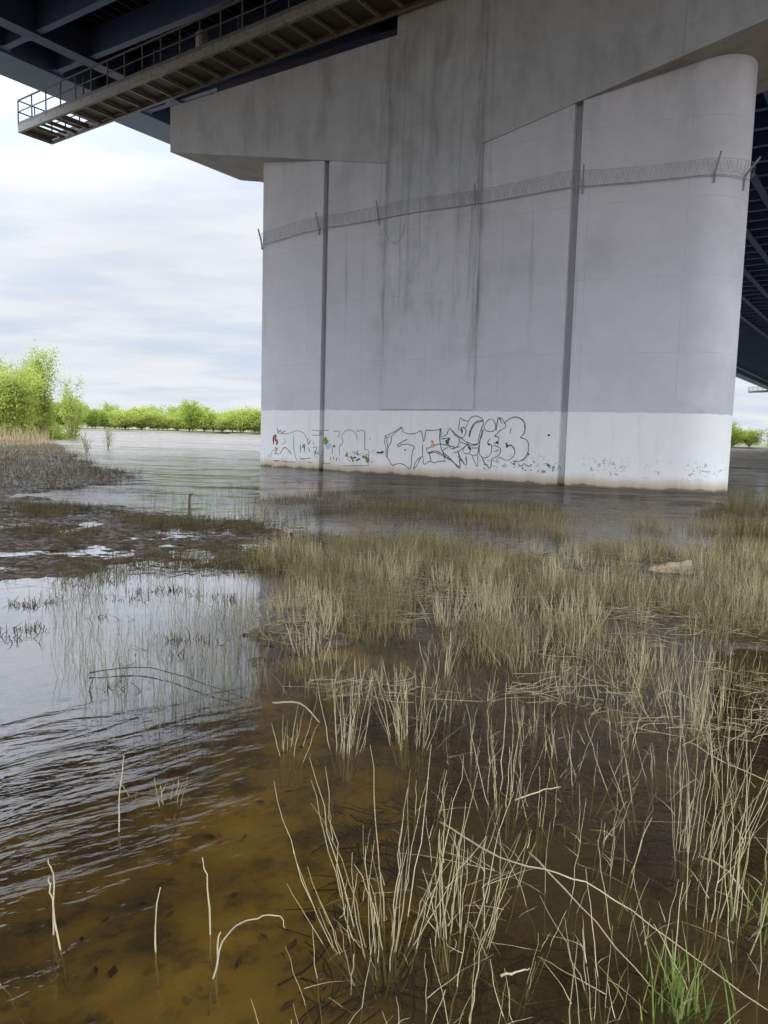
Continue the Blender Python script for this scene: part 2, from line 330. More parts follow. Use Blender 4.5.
mw = t.n('ShaderNodeMixShader'); t.put(mw.inputs[0], t.math('MULTIPLY', fr.outputs[0], t.math('MULTIPLY', t.math('SUBTRACT', 2.1, t.math('ADD', t.math('MULTIPLY', t.ss(y, 9.5, 16), 1.0), t.math('MULTIPLY', t.ss(y, 22, 60), .2))), t.math('SUBTRACT', 1, t.math('MULTIPLY', t.ss(open_, -1.9, -.5), .62))), clamp=True)); t.t.links.new(mt.outputs[0], mw.inputs[1]); t.t.links.new(gl.outputs[0], mw.inputs[2]); t.t.links.new(mw.outputs[0], t.out.inputs[0])  # reflection brightened beyond Fresnel in the near open pool, dimmed towards the stems
wm = MB(); wm.add([(-3000, -8, 0), (3000, -8, 0), (3000, 3000, 0), (-3000, 3000, 0)], [(0, 1, 2, 3)])
tag(wm.build('water', t.m), kind='structure')

# ------------------------------------------------------------------ the pier
pier = empty('bridge_pier', BM); tag(pier, 'massive grey concrete bridge pier with white painted foot and graffiti standing in the river', 'bridge pier')
XG, XE, NR, NCX, YB, XC = 5.25, 8.9, 1.55, 8.6, 4.54, -9.55
def yface(x):                               # depth of the near face at x: flat middle, slightly turned outer panels, round nose at the right, square at the left
    a = abs(x)
    if a <= XG: return .05
    if a <= XE or x < 0: return .05+.2*(a-XG)
    return 2.3-math.sqrt(max(NR**2-(a-NCX)**2, 0))
def groove(sgn): return [(sgn*(XG-.14), .05), (sgn*(XG-.14), .33), (sgn*(XG+.14), .33), (sgn*(XG+.14), yface(sgn*(XG+.14)))]
def half_out(sgn):
    if sgn > 0:
        fr = [(XE, yface(XE))]; ns = [(NCX+NR*math.cos(a), 2.3-NR*math.sin(a)) for a in np.linspace(R_(78), 0, 16)]
    else:
        fr = [(XC+.2, yface(XC+.2)), (XC+.06, yface(XC+.1)+.02), (XC, yface(XC)+.14)]; ns = [(XC, 2.3)]
    return groove(sgn)+fr+ns+[(x, 4.6-y) for x, y in (fr+ns[:-1])[::-1]]+[(sgn*XG, YB)]
poly = half_out(1)+half_out(-1)[::-1]
sh = MB(); sh.prism(poly, 'z', -3.5, 14.2)
so = sh.build('shaft', M['shaft'], pier)
so.data.polygons.foreach_set('use_smooth', [True]*len(so.data.polygons)); so.data.set_sharp_from_angle(angle=R_(32))
pl = MB(); pl.box(-2.25, 1.8, 0, .4, 2.56, 11.85); pl.build('pilaster', M['shaft'], pier)
cp = MB(); cp.prism([(-14.55, 14.4), (-2.25, 11.85), (1.8, 11.85), (14.55, 14.4), (14.55, 16.4), (-14.55, 16.4)], 'y', 0, 4.6)
co = cp.build('cap_beam', M['cap'], pier)
bl = MB(); bl.box(-1.95, 3.4, 0.0, 4.6, 16.4, 18.4); bl.build('bearing_block', M['cap'], pier)
for bx in (-19.15+5.4, -8.35, 8.35, 13.7):
    b = MB(); b.box(bx-.5, bx+.5, 1.6, 3.0, 16.4, 16.62); b.box(bx-.4, bx+.4, 1.7, 2.9, 16.62, 17.1); b.build('bearing', M['steel'], pier)

# graffiti: sprayed lines, a few millimetres of paint on the face; points are survey marks on the face
def onpier(x, y):
    v = CF+CR*(x-384)/FPX-CU*(y-512)/FPX; C = np.array([0, 0, CAMH]); off = .05
    for _ in range(12):
        k = (-(DIST+off)-C@NV)/(v@NV); P = C+k*v; off = yface(15.05-P@TV)
    return 15.05-P@TV, P[2]
def ribbon(mb, pts, w, closed=False):
    P = [onpier(*q) for q in pts]
    # smooth (Catmull-Rom)
    Q = []
    n = len(P)
    for i in range(n-1):
        p0, p1, p2, p3 = P[max(i-1, 0)], P[i], P[i+1], P[min(i+2, n-1)]
        for k in range(4):
            s = k/4; Q.append(tuple(.5*(2*p1[j]+(-p0[j]+p2[j])*s+(2*p0[j]-5*p1[j]+4*p2[j]-p3[j])*s*s+(-p0[j]+3*p1[j]-3*p2[j]+p3[j])*s**3) for j in (0, 1)))
    Q.append(P[-1]); V = []; m = len(Q)
    for i, q in enumerate(Q):
        a = Q[max(i-1, 0)]; b = Q[min(i+1, m-1)]; dx, dz = b[0]-a[0], b[1]-a[1]; L = math.hypot(dx, dz) or 1
        ww = w*(.75+.5*random.random())/2*(1 if 0 < i < m-1 else .6); nx_, nz_ = -dz/L*ww, dx/L*ww
        for sg in (1, -1): V.append((q[0]+nx_*sg, yface(q[0])-.004-ribbon.k, q[1]+nz_*sg))
    ribbon.k = (ribbon.k+.0007) % .009
    mb.add(V, [(2*i, 2*i+1, 2*i+3, 2*i+2) for i in range(m-1)])
ribbon.k = 0
def spray(name, mat, lines, w, label=None):
    mb = MB()
    for l in lines:
        if not label: mb = MB()
        ribbon(mb, l, w)
        if not label: mb.build(name, M[mat], pier)
    if label: mb.build(name, M[mat], pier)['label'] = label
A = lambda pts, ox=370, oy=405, k=7.68: [(ox+a/k, oy+b/k) for a, b in pts]
Bz = lambda pts: A(pts, 450, 405)
Cz = lambda pts: A(pts, 262, 420, 6.98)
spray('graffiti', 'black', [
    A([(118,240),(185,205),(247,165)]), A([(160,245),(205,205),(250,172)]), A([(118,232),(125,255),(155,240)]),
    A([(118,245),(112,280),(124,330),(125,390),(148,425),(172,465)]), A([(165,245),(160,290),(138,330),(135,400)]), A([(128,262),(138,330)]),
    A([(170,465),(220,450),(265,460),(308,492),(318,440),(322,400),(328,350),(342,325),(320,310),(285,300),(250,305)]),
    A([(215,305),(245,285),(290,262)]), A([(212,300),(222,322),(250,300)]), A([(247,180),(258,205),(300,222),(355,215),(390,198),(402,230),(412,280),(425,230),(430,192)]),
    A([(430,192),(480,195),(545,187)]), A([(540,190),(536,250),(545,320),(560,360),(600,395),(620,420)]), A([(545,190),(548,260)]),
    A([(405,300),(403,370),(408,410)]), A([(335,495),(345,450),(370,415),(400,395)]), A([(335,492),(360,465),(392,400)]),
    A([(432,320),(445,365),(500,352),(550,372),(600,410),(625,418)]), A([(445,375),(500,365),(560,390),(640,440),(690,480)]),
    A([(408,410),(415,455),(460,432),(495,445),(530,432),(580,432)]), A([(455,372),(470,428)]), A([(560,350),(580,440)]),
    A([(555,245),(590,225),(612,180),(640,210),(690,245)]), A([(440,335),(480,318),(540,300),(600,312),(650,320)]),
    A([(600,300),(625,335),(665,325),(685,290),(680,250),(640,225)]), A([(550,262),(590,255)]), A([(560,345),(600,325)]),
    A([(690,480),(690,420),(672,350)]), A([(672,390),(705,430),(740,465),(735,400)]), A([(640,370),(690,350),(740,310)])], .030, 'black angular graffiti letters')
spray('graffiti', 'brownpen', [
    Bz([(78,95),(100,115),(140,130),(115,180)]), Bz([(80,95),(70,150),(65,200)]), Bz([(85,180),(100,170),(125,200),(100,250),(70,240)]), Bz([(82,185),(95,225)]),
    Bz([(140,125),(165,95),(205,85),(250,110),(255,150),(235,200),(215,280)]), Bz([(150,250),(165,190),(200,140),(250,125)]), Bz([(145,240),(160,185),(195,132),(252,118)]),
    Bz([(130,280),(170,300),(215,295),(240,250),(260,190)]), Bz([(0,180),(60,235),(120,280),(160,320)]), Bz([(70,280),(160,310),(220,300)]),
    Bz([(100,340),(130,310),(160,340),(140,375),(105,365),(100,340)]), Bz([(150,375),(185,390),(215,365),(220,310)]), Bz([(160,330),(215,330)]),
    Bz([(262,165),(290,120),(325,110),(350,150),(345,190),(310,205),(275,195),(262,165)]), Bz([(355,200),(375,95),(430,160),(380,200),(340,240)]),
    Bz([(375,95),(400,145)]), Bz([(255,180),(235,250),(225,340),(235,390),(280,405),(315,370),(320,310),(290,290),(310,255)]),
    Bz([(340,240),(375,250),(365,290),(335,290)]), Bz([(330,310),(385,330),(380,380),(330,410)]), Bz([(340,360),(375,345)]),
    Bz([(415,140),(460,105),(510,92),(560,115),(578,160),(570,215),(540,250)]), Bz([(420,135),(470,100),(520,96),(570,130),(574,180)]),
    Bz([(540,250),(590,270),(605,320),(590,390),(540,430),(480,430)]), Bz([(430,325),(465,305),(495,340),(490,390),(440,425),(375,400)]), Bz([(432,328),(440,285)]),
    Bz([(430,330),(470,312),(500,350)]), Bz([(470,175),(462,220)]), Bz([(460,432),(495,460),(500,430)]), Bz([(245,405),(275,455),(310,485),(320,410)]),
    Bz([(170,390),(210,475),(215,380)]), Bz([(60,350),(90,420),(125,465),(125,390)]), Bz([(0,405),(75,490),(70,420)]), Bz([(20,330),(80,320)]),
    Bz([(525,455),(550,470),(570,450),(600,470),(630,455)])], .028, 'dark olive bubble graffiti letters')
spray('graffiti', 'black', [Bz([(290,295),(305,310)]), Bz([(355,280),(372,297)]), Bz([(430,290),(442,320)]), Bz([(140,318),(155,345)]), Bz([(85,175),(95,215)]),
    Bz([(555,480),(560,490)]), Bz([(750,232),(770,232)]), Bz([(745,462),(770,465)]), Bz([(600,378),(610,380)]), A([(268,340),(272,352)]), A([(540,180),(546,192)]), A([(50,365),(100,365),(90,355)])], .07)
spray('graffiti', 'orange', [A([(475,270),(485,310),(478,325)]), A([(470,312),(498,305)])], .09)
spray('graffiti', 'teal', [A([(585,270),(595,295),(608,250)]), A([(590,300),(600,270)])], .11)
spray('graffiti', 'greypen', [
    Cz([(110,95),(180,95),(240,75),(290,90),(310,130)]), Cz([(350,72),(400,75),(470,72)]), Cz([(495,78),(545,82),(530,120)]), Cz([(555,115),(580,80),(620,70),(655,95),(665,145)]),
    Cz([(660,80),(715,80),(718,200),(745,215),(742,325)]), Cz([(555,115),(565,155),(540,190),(545,250)]), Cz([(220,105),(222,200),(245,290)]), Cz([(430,200),(432,300),(480,300)]),
    Cz([(490,185),(492,240)]), Cz([(560,320),(740,318)]), Cz([(135,290),(240,295)]), Cz([(60,260),(70,220),(110,200)]), Cz([(150,130),(165,150),(140,170)]), Cz([(350,106),(425,106)])], .03)
spray('graffiti', 'black', [
    Cz([(108,55),(112,92)]), Cz([(112,90),(130,72),(140,88),(165,75)]), Cz([(75,285),(130,285)]), Cz([(98,275),(98,298)]), Cz([(90,195),(110,200),(92,232),(122,235)]), Cz([(128,235),(160,190),(210,240)]), Cz([(185,215),(205,235)]),
    Cz([(268,170),(268,230)]), Cz([(280,195),(300,170),(295,230)]), Cz([(285,165),(300,210)]), Cz([(318,125),(322,170),(340,140)]), Cz([(325,190),(335,225)]), Cz([(360,150),(358,175)]), Cz([(355,195),(380,190),(365,260)]), Cz([(360,215),(378,240)]),
    Cz([(265,265),(285,272),(340,265)]), Cz([(315,290),(350,300)]), Cz([(400,93),(425,93)]), Cz([(665,210),(670,250)]), Cz([(660,235),(678,240)]), Cz([(480,260),(480,280)]), Cz([(500,255),(502,275)]), Cz([(525,260),(518,285)]), Cz([(750,125),(756,135)])], .034)
spray('graffiti', 'red', [Cz([(85,105),(82,170)]), Cz([(98,100),(95,135),(110,150),(102,175)]), Cz([(90,130),(102,110)])], .13)
spray('graffiti', 'pink', [Cz([(140,260),(155,295),(140,300)]), Cz([(162,270),(168,290)]), Cz([(70,320),(76,330)])], .06)
spray('graffiti', 'green', [Cz([(440,120),(455,150),(435,165)]), Cz([(430,140),(465,150)]), Cz([(495,180),(512,184)]), Cz([(620,250),(640,290)]), Cz([(585,238),(600,245)]), Cz([(700,255),(730,265),(738,300)])], .11)
spray('graffiti', 'blue', [Cz([(440,175),(485,175)]), Cz([(445,192),(478,186)])], .15)
spray('graffiti', 'teal', [Cz([(635,262),(660,262)]), Cz([(655,285),(685,268)])], .07)

# ------------------------------------------------------------------ razor wire along the pier
rw = empty('razor_wire', BM); tag(rw, 'coil of razor wire on slanted brackets running across the pier face', 'razor wire')
path = [(x, yface(x)) for x in np.arange(-9.5, 8.85, .3)]+[(NCX+NR*math.cos(a), 2.3-NR*math.sin(a)) for a in np.linspace(R_(76), R_(10), 9)]
P2 = [Vector((p[0], p[1], 0)) for p in path]; NRM = []
for i in range(len(P2)):
    d = P2[min(i+1, len(P2)-1)]-P2[max(i-1, 0)]; NRM.append(Vector((d.y, -d.x, 0)).normalized())
sag = lambda x: -.12*abs(math.sin((x+1)*.55))
low = [p+n*.09+Vector((0, 0, 9.86+sag(p.x)*.4)) for p, n in zip(P2, NRM)]
top = [p+n*.24+Vector((0, 0, 10.34+sag(p.x))) for p, n in zip(P2, NRM)]
mb = MB(); mb.tube(low, .015, 4); mb.tube(top, .007, 4); mb.build('line_wire', M['wire'], rw)
cum = [0]
for i in range(1, len(P2)): cum.append(cum[-1]+(P2[i]-P2[i-1]).length)
def at_len(L):
    i = max(j for j in range(len(cum)) if cum[j] <= L); i = min(i, len(P2)-2); f = (L-cum[i])/(cum[i+1]-cum[i])
    return P2[i].lerp(P2[i+1], f), NRM[i].lerp(NRM[i+1], f).normalized()
for ph in (0, 2.1):
    pts = []; L = 0
    while L < cum[-1]-.02:
        p, n = at_len(L); a = L/.34*2*math.pi+ph
        r_ = .21+.03*math.sin(L*3.1+ph)
        pts.append(p+n*(.19+r_*.5*math.cos(a))+Vector((0, 0, 10.12+sag(p.x)*.7+r_*math.sin(a)))); L += .035
    mb = MB(); mb.tube(pts, .0048, 3); mb.build('coil', M['wire'], rw)
def bracket(px):
    i = min(range(len(P2)), key=lambda j: abs(P2[j].x-px)); return i
for px in (-9.4, -5.6, -2.5, 1.75, 5.6, 9.4):
    i = bracket(px); p, n = P2[i], NRM[i]; mb = MB()
    a = p+n*.02+Vector((0, 0, 9.62)); b = p+n*.06+Vector((0, 0, 9.95)); c = p+n*.30+Vector((.06, 0, 10.46))
    mb.bar(a, b, .05); mb.bar(b, c, .045); mb.build('bracket', M['wire'], rw)
i = len(P2)-2; p, n = P2[i], NRM[i]; mb = MB(); mb.bar(p+n*.02+Vector((0,0,9.5)), p+n*.06+Vector((0,0,9.95)), .05); mb.bar(p+n*.06+Vector((0,0,9.95)), p+n*.5+Vector((0,0,10.4)), .045); mb.build('bracket', M['wire'], rw)
mb = MB(); mb.tube([(-2.2+.6*(1-math.cos(a))*.5*1.6, -.15, 9.75-.95*math.sin(a)) for a in np.linspace(0, math.pi, 14)], .014, 4); mb.build('loose_wire', M['wire'], rw)

# ------------------------------------------------------------------ steel deck
deck = empty('bridge_deck', BM); tag(deck, 'dark navy steel bridge superstructure with floor beams seen from below', 'bridge deck')
XL, XR, Y0, Y1 = -24.15, 24.15, -110.0, 620.0
mb = MB(); mb.box(XL+.3, XR-.3, Y0, Y1, 20.75, 21.05)
for k in np.arange(XL+1, XR-.8, .62): mb.box(k-.06, k+.06, Y0, Y1, 20.45, 20.749)
mb.build('deck_plate', M['soffit'], deck)
for sg in (-1, 1):
    mb = MB(); xo = sg*24.15; xi = sg*21.75
    mb.box(min(xo, xi), max(xo, xi), Y0, Y1, 19.0, 19.06); mb.box(min(xo, xo-sg*.06), max(xo, xo-sg*.06), Y0, Y1, 19.061, 21.3); mb.box(min(xi, xi+sg*.05), max(xi, xi+sg*.05), Y0, Y1, 19.061, 20.449)
    mb.build('edge_girder', M['flange'], deck)
gx = [-19.15+2.7*k for k in range(15) if k not in (1, 2, 3, 4)]
for x_ in gx:
    mb = MB(); w = .36 if abs(x_+19.15) < .1 else .24
    mb.box(x_-w, x_+w, Y0, Y1, 19.0, 19.05); mb.box(x_-.02, x_+.02, Y0, Y1, 19.051, 20.449); mb.build('longitudinal_girder', M['steel'], deck)
def floor_beam(mb, yb):
    xs = [-21.8]+gx+[21.8]
    mb.box(-21.74, 21.74, yb-.015, yb+.015, 19.151, 20.44); mb.box(-21.74, 21.74, yb-.17, yb+.17, 19.1, 19.15)
    for a in (-21.74, ):                    # gusset plates with rounded corners in the outer bay
        for sx, cx in ((1, -21.74), (-1, -19.5)):
            for sy in (1, -1):
                y_ = yb+sy*.17; n = 6
                pts = [(cx, y_)]+[(cx+sx*.55*(1-math.sin(q)), y_+sy*.55*(1-math.cos(q))) for q in np.linspace(0, math.pi/2, n)][::-1]
                pts = [(cx, y_), (cx+sx*.5, y_)]+[(cx+sx*.5*(1-math.sin(q)), y_+sy*.5*(1-math.cos(q))) for q in np.linspace(.15, math.pi/2-.15, n)]+[(cx, y_+sy*.5)]
                mb.prism(pts, 'z', 19.105, 19.145)
yb0 = -3.89-2.75*12
for k in range(84):
    mb = MB(); floor_beam(mb, yb0+2.75*k); mb.build('floor_beam', M['beam'], deck)
mb = MB()
for k in range(84, 236): floor_beam(mb, yb0+2.75*k)
o = mb.build('floor_beam', M['beam'], deck); o['kind'] = 'stuff'; o['label'] = 'far run of floor beams'
mb = MB(); mb.box(-15.6, -2.2, 3.9, 4.4, 17.1, 18.99); mb.box(3.6, 15.6, 3.9, 4.4, 17.1, 18.99); mb.build('pier_cross_girder', M['soffit'], deck)

# ------------------------------------------------------------------ inspection walkway under the deck
def zc(s): return 16.35+.0317*(38.5-s)
def make_walk(label):
    w = empty('inspection_walkway', BM); tag(w, label, 'walkway')
    def P(s, off, dz): return Vector((15.05-s, -off, zc(max(s, 30.1-s))+dz))
    SE = 38.75; SM = 15.05; SR = 30.1-SE
    for off in (2.0, .14):
        mb = MB()
        for a, b in ((SE, SM), (SM, SR)):
            mb.bar(P(a, off, .17), P(b, off, .17), .05, .34); mb.bar(P(a, off-(.06 if off > 1 else -.06), .005), P(b, off-(.06 if off > 1 else -.06), .005), .16, .02)
        mb.build('side_beam', M['walk'], w)
    mb = MB(); s = SE-.1; i = 0
    while s > SR:
        mb.bar(P(s, 1.95, .10), P(s, .19, .10), .09, .14); s -= 1.05; i += 1
    mb.build('cross_bars', M['walk'], w)
    mb = MB()
    segs = [(SE-.05, SE-.85), (35.0, SM), (SM, SR)]
    for a, b in segs: mb.bar(P(a, 1.07, .22), P(b, 1.07, .22), 1.7, .03)
    for s in (37.45, 36.85, 36.25, 35.65): mb.bar(P(s, 1.07, .22), P(s-.25, 1.07, .22), 1.7, .03)
    mb.build('grating', M['grate'], w)
    for off in (2.0, .14):
        mb = MB()
        for a, b in ((SE, SM), (SM, SR)):
            for h, q in ((1.55, .06), (1.0, .04)): mb.bar(P(a, off, h), P(b, off, h), q)
            mb.bar(P(a, off, .42), P(b, off, .42), .02, .16)
        mb.build('handrail', M['rail'], w)
        s = SE
        while s > SR:
            p = MB(); p.bar(P(s, off, .3), P(s, off, 1.55), .05); p.build('post', M['rail'], w); s -= 1.21
    mb = MB()
    for h in (1.55, 1.0): mb.bar(P(SE, 2.0, h), P(SE, .14, h), .05)
    mb.bar(P(SE, 1.1, .3), P(SE, 1.1, 1.55), .045); mb.bar(P(SE, 2.0, .1), P(SE, .14, .1), .06, .2)
    mb.tube([P(SE-.2, 1.9, .35), P(SE-.1, 1.2, 1.0), P(SE-.3, .9, .6), P(SE-.2, .3, 1.3)], .02, 4); mb.build('end_rail', M['rail'], w)
    mb = MB(); s = SE-3
    while s > SR: 
        mb.bar(P(s, .3, 1.5), Vector((15.05-s, -.3, 19.0)), .06); s -= 5.4
    mb.build('hanger', M['rail'], w)
    return w
walk = make_walk('rusty grey steel inspection walkway with railing hung under the deck beside the pier top')
cab = empty('cabinet', BM @ Matrix.Translation((15.05-25.6, -1.75, zc(25.6)+.24)))
tag(cab, 'small pale metal cabinet standing on the inspection walkway', 'cabinet')
mb = MB(); mb.box(-.2, .2, -.15, .15, .0, .95); mb.build('body', M['walk'], cab); mb = MB(); mb.box(-.17, .17, -.17, -.15, .05, .9); mb.build('door', M['wire'], cab)

# the next pier's walkway, far across the river
def copy_tree(o, parent=None):
    c = o.copy(); COL.objects.link(c)
    if parent is not None: c.parent = parent
    for ch in list(o.children):
        copy_tree(ch, c)
    return c
w2 = copy_tree(walk); w2.matrix_world = BM @ Matrix.Translation((-1.2, 222, 0)); w2['label'] = 'distant inspection walkway jutting out under the far end of the deck on the right'
pier2 = empty('bridge_pier', BM @ Matrix.Translation((0, 222, 0))); tag(pier2, 'farther bridge pier in the river past the right edge, dim under the deck', 'bridge pier')
for ch in pier.children:
    if not ch.name.startswith('graffiti'): c = ch.copy(); COL.objects.link(c); c.parent = pier2

# ------------------------------------------------------------------ grass: many thin bent stalks at once
def stalks(px, py, h, rad, lean, az, curl, nseg=4, sides=3, jit=.012, z0=None, sink=.03, pw=1.0):
    n = len(px); z0 = (terrain(px, py) if z0 is None else z0)-sink
    tt = np.linspace(0, 1, nseg+1)[None, :]; H = h[:, None]
    out = np.tan(lean)[:, None]*tt**pw*H+curl[:, None]*H*tt**2.2
    ca, sa = np.cos(az)[:, None], np.sin(az)[:, None]
    jx = rng.normal(0, 1, (n, nseg+1))*jit*H*(tt > 0); jy = rng.normal(0, 1, (n, nseg+1))*jit*H*(tt > 0)
    cx = px[:, None]+out*ca+jx; cy = py[:, None]+out*sa+jy; cz = z0[:, None]+H*tt*np.cos(np.minimum(lean, 1.3))[:, None]-np.abs(curl)[:, None]*H*.4*tt**2.5
    rr = rad[:, None]*(1-.68*tt); V = np.zeros((n, nseg+1, sides, 3))
    ph = rng.random(n)*6.28
    for k in range(sides):
        a = ph[:, None]+2*np.pi*k/sides
        V[:, :, k, 0] = cx+rr*np.cos(a); V[:, :, k, 1] = cy+rr*np.sin(a); V[:, :, k, 2] = cz
    b = (np.arange(n)*(nseg+1)*sides)[:, None, None]; i = (np.arange(nseg)*sides)[None, :, None]; k = np.arange(sides)[None, None, :]; k2 = (k+1) % sides
    F = np.stack([b+i+k, b+i+k2, b+i+sides+k2, b+i+sides+k], -1).reshape(-1, 4)
    return V.reshape(-1, 3), F
def flat_stalks(px, py, pz, L, rad, az, tilt, nseg=3, bend=.06):    # lying stems
    n = len(px); tt = np.linspace(-.5, .5, nseg+1)[None, :]
    b_ = rng.normal(0, bend, n)[:, None]*L[:, None]*(tt**2-.1)
    cx = px[:, None]+np.cos(az)[:, None]*tt*L[:, None]-np.sin(az)[:, None]*b_; cy = py[:, None]+np.sin(az)[:, None]*tt*L[:, None]+np.cos(az)[:, None]*b_
    cz = pz[:, None]+np.sin(tilt)[:, None]*tt*L[:, None]; V = np.zeros((n, nseg+1, 3, 3))
    for k in range(3):
        a = 2*np.pi*k/3+.5
        V[:, :, k, 0] = cx-np.sin(az)[:, None]*rad[:, None]*math.cos(a); V[:, :, k, 1] = cy+np.cos(az)[:, None]*rad[:, None]*math.cos(a); V[:, :, k, 2] = cz+rad[:, None]*math.sin(a)
    b = (np.arange(n)*(nseg+1)*3)[:, None, None]; i = (np.arange(nseg)*3)[None, :, None]; k = np.arange(3)[None, None, :]; k2 = (k+1) % 3
    return V.reshape(-1, 3), np.stack([b+i+k, b+i+k2, b+i+3+k2, b+i+3+k], -1).reshape(-1, 4)
def stuff(name, V, F, mat, label, cat):
    o = link(name, np_mesh(name, V, F), M[mat]); tag(o, label, cat, kind='stuff'); return o
def scatter(n, x0, x1, y0, y1): return rng.uniform(x0, x1, n), rng.uniform(y0, y1, n)
def tuft(cx, cy, per, spread):              # gather stalks into tufts
    k = len(cx); X = np.repeat(cx, per)+rng.normal(0, spread, k*per); Y = np.repeat(cy, per)+rng.normal(0, spread, k*per); return X, Y
def inpoly(u, v, poly):
    ins = np.zeros(u.shape, bool); n = len(poly)
    for i in range(n):
        a, b = poly[i], poly[(i+1) % n]; c = (a[1] <= v) != (b[1] <= v); dn = (b[1]-a[1]) or 1e-9
        ins ^= c & (u < a[0]+(v-a[1])/dn*(b[0]-a[0]))
    return ins
U = lambda n, a, b: rng.uniform(a, b, n)
LOGP = gnd(669, 572)
def nolog(x_, y_): return ~((np.abs(x_-LOGP[0]-(y_-LOGP[1])*.36) < .42) & (y_ < LOGP[1]+.1) & (y_ > LOGP[1]-1.2))
# (a) marsh belt
BELT = [(246, 545), (420, 535), (560, 548), (640, 540), (900, 520), (900, 760), (640, 735), (520, 700), (400, 705), (300, 700), (262, 650), (250, 590)]
cx, cy = scatter(7600, -2.5, 9, 4.0, 13); u, v = topx(cx, cy)
den = fbm(cx*.9, cy*.9, 41)+.25*fbm(cx*3, cy*3, 47); keep = nolog(cx, cy) & inpoly(u, v, BELT) & (den > np.where(v < 610, -.06, np.where(u > 440, -.05, np.where(v < 670, -.015, .02)))); cx, cy = cx[keep], cy[keep]
X, Y = tuft(cx, cy, 10, .055); n = len(X); u, v = topx(X, Y)
hh = U(n, .04, .19)*(1+.35*(fbm(X*.6, Y*.6, 51)))*np.where(v < 600, .85, 1.0)
V1, F1 = stalks(X, Y, hh+.12, U(n, .0018, .0038), np.abs(rng.normal(0, .22, n)), U(n, 0, 6.28), rng.normal(0, .18, n), jit=.02)
stuff('marsh_grass', V1, F1, 'marsh', 'belt of dry olive straw grass standing in the shallows before the pier', 'grass')
print('belt', n)
# tall pale clumps within the belt
cx, cy = scatter(400, -1.6, 7.5, 4.0, 11); u, v = topx(cx, cy); keep = nolog(cx, cy) & inpoly(u, v, BELT) & (fbm(cx*.7+9, cy*.7, 61) > -.05); cx, cy = cx[keep], cy[keep]
X, Y = tuft(cx, cy, 22, .05); n = len(X); az = np.arctan2(Y-np.repeat(cy, 22), X-np.repeat(cx, 22))
V2, F2 = stalks(X, Y, U(n, .12, .32)*np.repeat(U(len(cx), .7, 1.15), 22)+.1, U(n, .002, .0042), np.abs(rng.normal(.2, .16, n)), az+rng.normal(0, .5, n), rng.normal(.0, .1, n), jit=.016, pw=.75)
stuff('pale_straw_grass', V2, F2, 'straw', 'pale upright straw tufts rising out of the olive marsh grass', 'grass')
# (b) thin grass between the belt and the pier
cx, cy = scatter(3000, -3.5, 12, 9, 24); u, v = topx(cx, cy)
FARB = [(258, 497), (330, 490), (430, 500), (520, 505), (640, 505), (700, 512), (900, 505), (900, 545), (640, 545), (560, 552), (420, 540), (258, 548)]
den = fbm(cx*.35, cy*.35, 71)+.5*fbm(cx*1.6, cy*1.6, 75); keep = inpoly(u, v, FARB) & (den > np.where(u < 430, .07, np.where(u > 640, .08, .17))); cx, cy = cx[keep], cy[keep]
X, Y = tuft(cx, cy, 14, .16); n = len(X)
V3, F3 = stalks(X, Y, U(n, .05, .26)+.3, U(n, .0025, .0048), np.abs(rng.normal(0, .2, n)), U(n, 0, 6.28), rng.normal(0, .15, n))
cx, cy = scatter(2600, -4.5, 9, 9.5, 22); u, v = topx(cx, cy); keep = inpoly(u, v, [(255, 500), (330, 488), (480, 497), (560, 505), (560, 540), (430, 556), (300, 572), (250, 570)]) & (fbm(cx*.5, cy*.5, 171)+.4*fbm(cx*2, cy*2, 175) > .03); cx, cy = cx[keep], cy[keep]
X, Y = tuft(cx, cy, 16, .16); n = len(X)
Vd, Fd = stalks(X, Y, U(n, .04, .2), U(n, .0025, .0045), np.abs(rng.normal(.2, .45, n)), U(n, 0, 6.28), rng.normal(0, .25, n), z0=np.full(n, 0.0))
stuff('dark_marsh_grass', Vd, Fd, 'bankgrass', 'low dark brown matted grass in the water left of centre before the pier', 'grass')
stuff('shallow_grass', V3, F3, 'marsh', 'sparse olive grass patches in the water nearer the pier', 'grass'); print('far belt', n)
# (c) mud bank, spit
cx, cy = scatter(8500, -16, -.8, 8, 19); d = sdf(cx, cy, MUD); den = fbm(cx*.8, cy*.8, 81)+.4*fbm(cx*3, cy*3, 85)
keep = (d > -.5) & (den > .03); cx, cy = cx[keep], cy[keep]; X, Y = tuft(cx, cy, 15, .10); n = len(X)
V4, F4 = stalks(X, Y, U(n, .05, .2)+.03, U(n, .002, .0045), np.abs(rng.normal(0, .6, n)), U(n, 0, 6.28), rng.normal(0, .3, n))
cx, cy = scatter(11000, -46, -5, 18, 60); d = sdf(cx, cy, SPIT); keep = (d > -.5); cx, cy = cx[keep], cy[keep]; X, Y = tuft(cx, cy, 9, .3); n = len(X)
V5, F5 = stalks(X, Y, U(n, .10, .30), U(n, .004, .008), np.abs(rng.normal(.2, .5, n)), U(n, 0, 6.28), rng.normal(0, .25, n), nseg=3)
stuff('bank_grass', np.concatenate([V4, V5]), np.concatenate([F4, F5+len(V4)]), 'bankgrass', 'short dark brown grass on the muddy bank and spit at left', 'grass'); print('bank', len(V4)//15, len(V5)//12)
cx, cy = scatter(500, 6.5, 12, 16, 20); keep = sdf(cx, cy, RSPIT) > -.3; cx, cy = cx[keep], cy[keep]; X, Y = tuft(cx, cy, 12, .1); n = len(X)
V6, F6 = stalks(X, Y, U(n, .08, .3), U(n, .003, .006), np.abs(rng.normal(0, .35, n)), U(n, 0, 6.28), rng.normal(0, .25, n))
stuff('islet_grass', V6, F6, 'bankgrass', 'low green brown grass on the small islet at right', 'grass')
